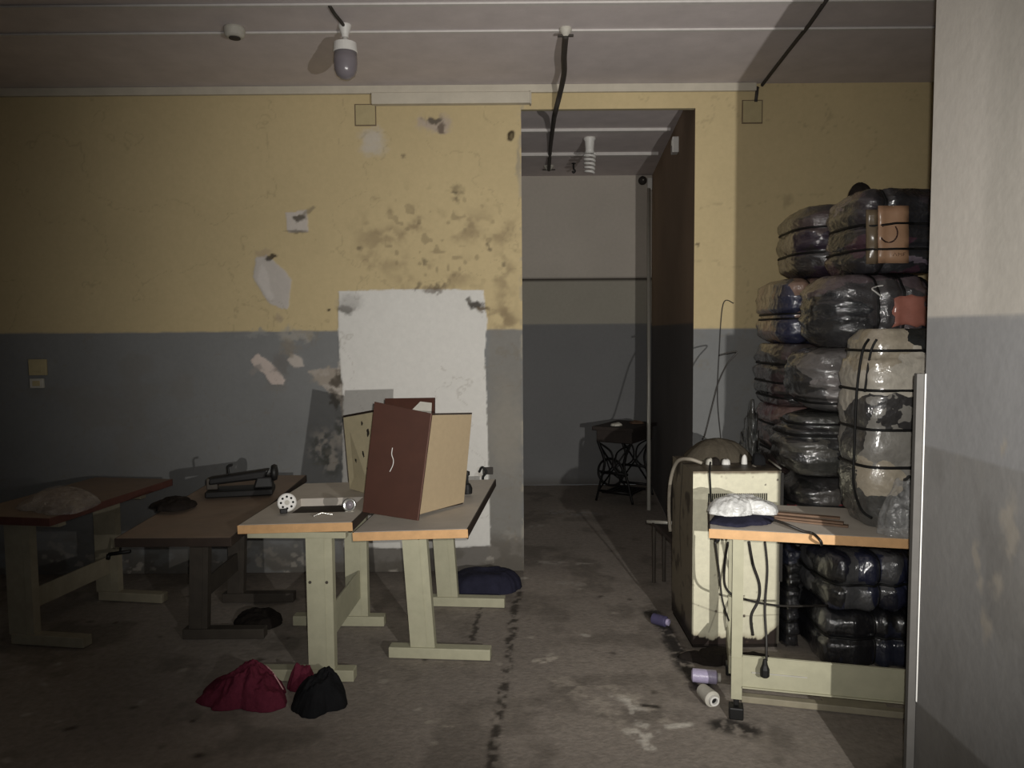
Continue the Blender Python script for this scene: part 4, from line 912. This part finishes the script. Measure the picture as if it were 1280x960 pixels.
# ------------------------------------------------------------------ bales
def zpx(py, px, y): return PY(px, py, y).z
def bale(label, x0, x1, y0, y1, z0, z1, pal, seed, straps, n=4.5, scale=5.0, name='clothing_bale', lump=.07, folds=.012, coat=1.0, rz=0.0, N=30, fold_ax=2, stretch=(1, 1, 2.2)):
    c = Vector(((x0 + x1) / 2, (y0 + y1) / 2, (z0 + z1) / 2)); a, b, h = (x1 - x0) / 2, (y1 - y0) / 2, (z1 - z0) / 2
    t = thing(name, label, 'bale', (c.x, c.y, z0), rz=rz, group='wrapped clothing bales')
    S = np.array([a, b, h])
    Sx = S * np.array([1.05, 1.05, 1.13])
    def surf(D):                                       # D unit directions scaled by box -> points
        r = 1.0 / (np.abs(D) ** n).sum(-1) ** (1 / n)
        P = D * r[..., None] * Sx
        w = P + np.array([seed * 3.1, seed * 1.3, seed * .7])
        k = 1 + lump * 2 * (fbm(w[..., 0] * 4.5, w[..., 1] * 4.5, w[..., 2] * 4.5, s=seed) - .5) - lump * .5
        wr = fbm(w[..., 0] * 16, w[..., 1] * 16, w[..., 2] * 16, s=seed + 3); k = k + .035 * (wr - .5)
        k = k - folds / min(S) * .5 * np.abs(np.sin(w[..., fold_ax] * (42 if fold_ax == 2 else 24) + 3 * fbm(w[..., 0] * 5, w[..., 1] * 5, s=seed)))
        for ax, fpos in straps:
            d = P[..., ax] - fpos * S[ax]; k = k * (1 - .075 * np.exp(-(d / .022) ** 2))
        Q = P * k[..., None]
        Q[..., 2] = np.clip(Q[..., 2], -h, h)
        Q[..., 0] = np.clip(Q[..., 0], -a, a); Q[..., 1] = np.clip(Q[..., 1], -b, b)
        return Q
    g = np.tan(np.linspace(-1, 1, N + 1) * math.pi / 4); V = []; Fc = []; n0 = 0
    U, W = np.meshgrid(g, g)
    for ax in range(3):
        for sg in (-1, 1):
            D = np.empty(U.shape + (3,)); D[..., ax] = sg; D[..., (ax + 1) % 3] = U * sg; D[..., (ax + 2) % 3] = W
            P = surf(D / np.linalg.norm(D, axis=-1, keepdims=True)).reshape(-1, 3); V.append(P)
            idx = (np.arange((N + 1) ** 2) + n0).reshape(N + 1, N + 1); Fc.append(np.stack([idx[:-1, :-1], idx[:-1, 1:], idx[1:, 1:], idx[1:, :-1]], -1).reshape(-1, 4)); n0 += (N + 1) ** 2
    V = np.concatenate(V) + np.array([0, 0, h]); Fc = np.concatenate(Fc)
    # weld the seams
    key = {}; remap = np.empty(len(V), int); out = []
    for i, v in enumerate(np.round(V, 5)):
        kk = (v[0], v[1], v[2])
        if kk not in key: key[kk] = len(out); out.append(tuple(V[i]))
        remap[i] = key[kk]
    mb = MB(); mb.v = out; mb.f = [tuple(remap[list(f)]) for f in Fc if len(set(remap[list(f)])) == 4]
    mb.build('bundle', bale_mat('wrapped_clothes_%d' % seed, pal, seed, scale, coat, stretch), t, smooth=True)
    for ax, fpos in straps:
        A = np.linspace(0, 2 * math.pi, 72, endpoint=False); o1, o2 = (ax + 1) % 3, (ax + 2) % 3
        lo = np.full(72, .05); hi = np.full(72, 1.6); q = np.zeros((72, 3))
        # walk along the surface inside the strap plane
        for it in range(30):
            md = (lo + hi) / 2; q[:, ax] = fpos; q[:, o1] = np.cos(A) * md; q[:, o2] = np.sin(A) * md
            ins = (np.abs(q) ** n).sum(-1) < 1; lo = np.where(ins, md, lo); hi = np.where(ins, hi, md)
        Dq = q / np.linalg.norm(q, axis=-1, keepdims=True); P = surf(Dq); P *= 1.012; P[:, ax] = fpos * S[ax] * .98
        lim = S - .008; P = np.clip(P, -lim, lim)
        s_ = MB(); s_.tube([(p[0], p[1], p[2] + h) for p in P], .0065, 6, closed=True); s_.build('strap', MT['strap'], t, smooth=True)
    return t, surf, h
BLK = [(22, 22, 24), (34, 34, 38), (18, 18, 20), (30, 34, 50), (58, 58, 60), (24, 24, 28)]
NAV = [(24, 26, 40), (20, 20, 22), (34, 38, 62), (150, 148, 142), (28, 28, 30), (70, 70, 72)]
GRY = [(86, 84, 80), (60, 58, 56), (40, 40, 40), (110, 106, 100), (30, 30, 32), (72, 66, 60)]
MAR = [(70, 44, 44), (96, 52, 56), (58, 46, 44), (44, 38, 38), (110, 82, 76)]
BRN = [(132, 100, 80), (96, 76, 64), (38, 42, 70), (30, 28, 28), (110, 84, 70)]
DRK = [(50, 46, 46), (62, 54, 52), (40, 36, 38), (74, 60, 60), (46, 34, 50)]
CAM = [(166, 158, 142), (40, 40, 40), (60, 60, 58), (150, 138, 116), (34, 36, 36), (120, 116, 108), (48, 46, 46)]
def X(px, y): return PY(px, 500, y).x
yf, yb = 3.72, 4.24
lv = [0, .285, .565, .90, 1.23, 1.56, 1.925, 2.335]
ML = 3.95
b1 = bale('black bale on the floor behind the workbench, lowest of the front stack', 1.50, 2.12, 3.60, yb, 0, lv[1] - .002, BLK, 1, ((2, .1), (0, -.2), (0, .35)), fold_ax=0, folds=.018, stretch=(2, 1, .8), n=6, lump=.05)
b2 = bale('navy and black bale second from the floor, seen under the workbench', 1.50, 2.12, 3.60, yb, lv[1], lv[2] - .002, NAV, 2, ((2, -.05), (0, -.15), (0, .35)), scale=4, fold_ax=0, folds=.018, stretch=(2, 1, .8), n=6, lump=.05)
b3 = bale('dark bale with a red patch just above the workbench top', X(984, ML), 1.98, yf + .06, yb, lv[2], lv[3] - .002, [(44, 42, 42), (70, 66, 62), (120, 34, 40), (30, 30, 30), (52, 50, 50), (36, 36, 38)], 3, ((2, .2), (0, .1)), n=3.6, scale=6)
b4 = bale('shiny dark grey bale above the one with the red patch', X(972, ML), 1.98, yf + .04, yb, lv[3], lv[4] - .002, [(58, 58, 54), (44, 44, 44), (34, 34, 36), (74, 72, 66)], 4, ((2, .35), (2, .7), (0, .25)), n=3.2, lump=.09)
b5 = bale('grey bale with a bright shine in the middle of the front stack', X(990, ML), 2.02, yf + .02, yb, lv[4], lv[5] - .002, [(92, 88, 86), (64, 62, 62), (40, 40, 42), (110, 104, 102), (36, 36, 38)], 5, ((2, -.7), (0, .2)), n=3.0, lump=.08)
b6 = bale('rounded dark bale with a white chevron and an orange garment', X(1006, ML), 2.14, yf, yb, lv[5], lv[6] - .002, [(40, 40, 42), (28, 28, 30), (86, 72, 76), (60, 58, 60), (34, 36, 40)], 6, ((0, -.15), (0, .25), (0, .7)), n=3.2, scale=4.5)
fz7 = lambda py: (PY(1110, py, yf + .03).z - (lv[6] + lv[7]) / 2) / ((lv[7] - lv[6]) / 2)
b7 = bale('topmost front bale with a brown printed card under its straps', X(1044, ML), 2.16, yf, yb, lv[6], lv[7], [(44, 38, 44), (64, 36, 50), (30, 30, 34), (96, 84, 96), (36, 36, 40)], 7, ((2, fz7(280)), (2, fz7(312)), (0, -.45)), n=4.2)
bale('narrow dark bale wedged between the cream cabinet and the front stack', 1.402, 1.494, 3.86, 4.34, 0, .555, BLK, 9, ((2, .1), (2, -.5)), n=5)
# marks on the front bales
t, sf, h = b6
yfr = yf
def front_y(bl_, xw, zw):                                  # the front skin of a bale at that x and z
    t_, sf_, h_ = bl_; o = t_.location; best = None
    xl, zl = xw - o.x, zw - o.z - h_
    U = np.linspace(-1.2, 1.2, 61); Wv = np.linspace(-1.2, 1.2, 61); U, Wv = np.meshgrid(U, Wv); D = np.stack([U, -np.ones_like(U), Wv], -1); P = sf_(D / np.linalg.norm(D, axis=-1, keepdims=True))
    d = (P[..., 0] - xl) ** 2 + (P[..., 2] - zl) ** 2; i = np.unravel_index(d.argmin(), d.shape); return P[i][1] + o.y
def stick(bl_, pts, lift=.008):
    o = []
    for px, py in pts:
        p = PY(px, py, yf + .02); y = front_y(bl_, p.x, p.z); p = PY(px, py, y); y = front_y(bl_, p.x, p.z); o.append(PY(px, py, y - lift))
    return o
b = MB(); b.tube(smooth_path(stick(b6, [(1104, 357), (1097, 358), (1090, 361), (1096, 366), (1102, 371)], .006), 4), .004, 6); b.build('chevron_mark', MT['white'], t, smooth=True, world=True, label='white chevron mark')
def skin(bl_, pxs, pys, lift, name, m, parent, label=None, flip=False):
    V = []; 
    for py in pys:
        for q_, px in enumerate(pxs):
            j_ = (rnd.uniform(-3.5, 3.5) if q_ in (0, len(pxs) - 1) else 0) if flip else 0
            V.append(stick(bl_, [(px + j_, py + (rnd.uniform(-3, 3) if flip else 0))], lift)[0])
    k = len(pxs); back = [v + Vector((0, .006, 0)) for v in V]; b = MB(); n_ = len(V); fs = []
    for i in range(len(pys) - 1):
        for j in range(k - 1):
            a_ = i * k + j; fs.append((a_, a_ + k, a_ + k + 1, a_ + 1)); fs.append((n_ + a_, n_ + a_ + 1, n_ + a_ + k + 1, n_ + a_ + k))
    rim = [j for j in range(k)] + [i * k + k - 1 for i in range(1, len(pys))] + [(len(pys) - 1) * k + j for j in range(k - 2, -1, -1)] + [i * k for i in range(len(pys) - 2, 0, -1)]
    fs += [(rim[i], rim[(i + 1) % len(rim)], n_ + rim[(i + 1) % len(rim)], n_ + rim[i]) for i in range(len(rim))]
    b.add(V + back, fs); return b.build(name, MT[m], parent, smooth=True, world=True, label=label)
skin(b6, np.linspace(1118, 1160, 7), np.linspace(371, 408, 8), .012, 'orange_garment', 'dummy', t, 'faded orange garment showing through the wrap', flip=True)
t = b7[0]
skin(b7, np.linspace(1098, 1136, 6), np.linspace(257, 329, 9), .014, 'printed_card', 'carton', t, 'brown printed card')
skin(b7, np.linspace(1083, 1097, 4), np.linspace(262, 330, 9), .013, 'card_flap', 'cartond', t, 'dull brown card flap')
ring = stick(b7, [(1111 + 11 * math.cos(a), 291 + 12 * math.sin(a)) for a in np.linspace(-2.4, 2.6, 16)], .018)
b = MB(); b.tube(ring, .0035, 6); b.build('ring_print', MT['print'], t, smooth=True, world=True, label='dark ring on the card')
for ya, yb_ in ((283, 279), (312, 311)):
    b = MB(); b.tube(stick(b7, [(1080, ya), (1092, ya - .5), (1106, (ya + yb_) / 2), (1120, yb_), (1142, yb_)], .021), .006, 6); b.build('strap', MT['strap'], t, smooth=True, world=True)
b = MB()
for s_ in ([(1116, 320), (1119, 316), (1121, 320)], [(1123, 320), (1123, 316), (1125, 318), (1127, 316), (1127, 320)], [(1129, 320), (1129, 316), (1132, 316)], [(1129, 318), (1131, 318)]): b.tube(stick(b7, s_, .016), .0012, 5)
b.build('lettering', MT['print'], t, world=True, label='faint lettering')
# back column against the wall
yB0, yB1 = 4.36, 4.95; BLX = 4.5
bale('dark bale on the floor behind the cream cabinet', X(960, BLX), 2.0, yB0, yB1, 0, .40, BLK, 11, ((2, .1), (0, -.3)))
bale('dark bale above the floor bale behind the cream cabinet', X(962, BLX), 2.0, yB0, yB1, .402, .80, DRK, 12, ((2, .1), (0, -.3)))
bale('reddish bale at the side of the rear stack', X(964, BLX), 2.0, yB0, yB1, .802, 1.205, MAR, 13, ((2, .45), (2, -.3)), n=5)
bale('dark folded bale under the brown and blue one in the rear stack', X(962, BLX), 2.0, yB0, yB1, 1.207, 1.57, [(48, 44, 42), (38, 36, 36), (58, 50, 48), (60, 44, 46)], 14, ((2, .35), (2, -.25), (2, -.75)), n=5)
bale('brown and blue bale high in the rear stack', X(966, BLX), 2.0, yB0, yB1, 1.572, 1.95, BRN, 15, ((2, -.1), (2, -.25), (0, -.3)), scale=6, stretch=(1.5, 1.5, .9))
bale('dark bale on top of the rear stack', X(986, BLX), 2.2, yB0 - .05, yB1, 1.952, 2.36, DRK, 16, ((2, .35), (2, -.35)), n=3.4)
# small round knot on top of the stack
p = PY(1059, 262, 4.15); q_ = [(p.x + .055 * math.cos(a), 4.0 + .06 * math.sin(a)) for a in np.linspace(0, 5.6, 8)]
heap('knotted_bag', 'small dark knotted bag on the very top of the front bales', 'bag', q_, lv[7] - .006, .07, MT['darkcloth'], 59, folds=14, amp=.6, na=40, nr=12)
# tied plastic sack beside the stack
t, sf, h = bale('tall dark plastic sack standing beside the rear bales', 1.375, 1.498, 4.45, 4.75, 0, 1.24, [(52, 54, 54), (40, 42, 42), (62, 64, 62)], 17, (), n=2.5, name='plastic_sack', lump=.22, scale=3, folds=.02)
t['category'] = 'sack'; del t['group']
# the upright bale on the bench
xa, xb = X(1059, 3.28), 1.83
bb = bale('upright grey and black bale standing on the workbench, tied four times', xa, xb, 3.10, 3.46, ZB + .002, 1.652, CAM, 21, ((2, .80), (2, .40), (2, 0.0), (2, -.38)), n=3.8, scale=4.2, stretch=(1, 1, 1.1), lump=.06)
t = bb[0]
for pts_ in ([(1086, 424), (1078, 440), (1071, 490), (1068, 560), (1067, 605), (1076, 636), (1090, 648)], [(1096, 424), (1088, 442), (1081, 490)]):
    o_ = []
    for px, py in pts_:
        y = 3.14
        for it in range(3): p = PY(px, py, y); y = front_y(bb, p.x, p.z)
        o_.append(PY(px, py, y - .008))
    b = MB(); b.tube(smooth_path(o_, 5), .0055, 6); b.build('strap', MT['strap'], t, smooth=True, world=True)
heap('wrap_tail', '', '', [(1.48, 3.06), (1.52, 3.02), (1.60, 3.0), (1.69, 2.99), (1.70, 3.06), (1.66, 3.12), (1.52, 3.13)], ZB + .002, .22, MT['wrap'], 61, folds=12, parent=t)

# ------------------------------------------------------------------ treadle machine in the corridor
t = thing('treadle_sewing_machine', 'old treadle sewing machine with iron legs in the dark corridor', 'sewing machine', (1.10, 7.45, 0), rz=R(58))
Lm, Wm, Hm = .60, .42, .745
MB().box(-Lm / 2, Lm / 2, -Wm / 2, Wm / 2, Hm - .035, Hm).build('table_top', MT['woodd'], t, bevel=.004)
MB().box(-Lm / 2 + .04, Lm / 2 - .04, -Wm / 2 + .03, Wm / 2 - .03, Hm - .15, Hm - .036).build('drawer_case', MT['woodd'], t, bevel=.004)
for sx in (-1, 1):
    x = sx * (Lm / 2 - .05); b = MB(); r = .012
    for sy in (-1, 1):
        b.tube(smooth_path([(x, sy * .17, Hm - .15), (x, sy * .15, .55), (x, sy * .10, .40), (x, sy * .14, .22), (x, sy * .19, .02)], 5), r, 8)
        b.tube(smooth_path([(x, sy * .15, .58), (x, sy * .03, .50), (x, sy * .02, .36), (x, sy * .12, .28)], 5), .008, 6)
    b.tube([(x, -.14, .30), (x, .14, .30)], r, 8); b.tube([(x, -.17, .12), (x, .17, .12)], r, 8); b.tube([(x, -.15, .56), (x, .15, .14)], .008, 6); b.tube([(x, .15, .56), (x, -.15, .14)], .008, 6)
    b.build('leg_frame', MT['blackiron'], t, smooth=True)
ring = [(-Lm / 2 + .10, .06 + .13 * math.cos(a), .30 + .13 * math.sin(a)) for a in np.linspace(0, 2 * math.pi, 36, endpoint=False)]
b = MB().tube(ring, .011, 8, closed=True)
for k in range(5): b.tube([(-Lm / 2 + .10, .06, .30), ring[int(k * 7.2)]], .006, 6)
b.build('flywheel', MT['blackiron'], t, smooth=True)
b = MB()
for k in range(7): b.box(-.16, .16, -.14 + k * .045, -.12 + k * .045, .085, .097)
b.box(-.17, -.15, -.15, .17, .08, .10).box(.15, .17, -.15, .17, .08, .10).build('treadle', MT['blackiron'], t)
for (x, y, r, lab, m) in ((-.16, .02, .06, 'pale rag on the end of the treadle machine top nearest the opening', 'offwhite'), (.10, -.08, .07, 'dull brown rag on the treadle machine top towards the side wall', 'wood')):
    w_ = WM[t.name] @ Vector((x, y, Hm)); heap('small_rag', lab, 'rag', [(w_.x + r * math.cos(a), w_.y + r * .7 * math.sin(a)) for a in np.linspace(0, 5.6, 9)], Hm + .001, .035, MT[m], int(abs(x) * 100), folds=14, na=50, nr=12)
# pole leaning in the corner of the corridor
p1 = PZ(811, 638, 0); p2 = PY(811, 236, 8.05)
b = MB(); b.tube([p1, p2], .018, 10); tag(b.build('pale_pole', MT['steelw'], smooth=True), 'long thin pale pole standing in the far corner of the corridor', 'pole')

# ------------------------------------------------------------------ light: two hand torches
def spot(name, loc, target, power, size, blend, radius, col):
    l = bpy.data.lights.new(name, 'SPOT'); l.energy = power; l.spot_size = R(size); l.spot_blend = blend; l.shadow_soft_size = radius; l.color = col
    o = bpy.data.objects.new(name, l); COL.objects.link(o); o.location = loc
    o.rotation_euler = (Vector(target) - Vector(loc)).to_track_quat('-Z', 'Y').to_euler(); return o
spot('torch_beside_camera', (1.09, 0.0, 1.42), (.62, 5.28, 1.68), 410, 82, 1.0, .012, (1.0, .97, .92))
spot('phone_flash', (.03, .02, 1.68), (.56, 5.28, 1.66), 260, 86, 1.0, .010, (1.0, .97, .92))

w = bpy.data.worlds.new('world'); sc.world = w; w.use_nodes = True
w.node_tree.nodes['Background'].inputs['Color'].default_value = (.9, .95, 1, 1); w.node_tree.nodes['Background'].inputs['Strength'].default_value = .105

vs = sc.view_settings
sc.display_settings.display_device = 'sRGB'
vs.view_transform = 'Standard'; vs.look = 'None'; vs.exposure = 0.0; vs.gamma = 1.0; vs.use_curve_mapping = False
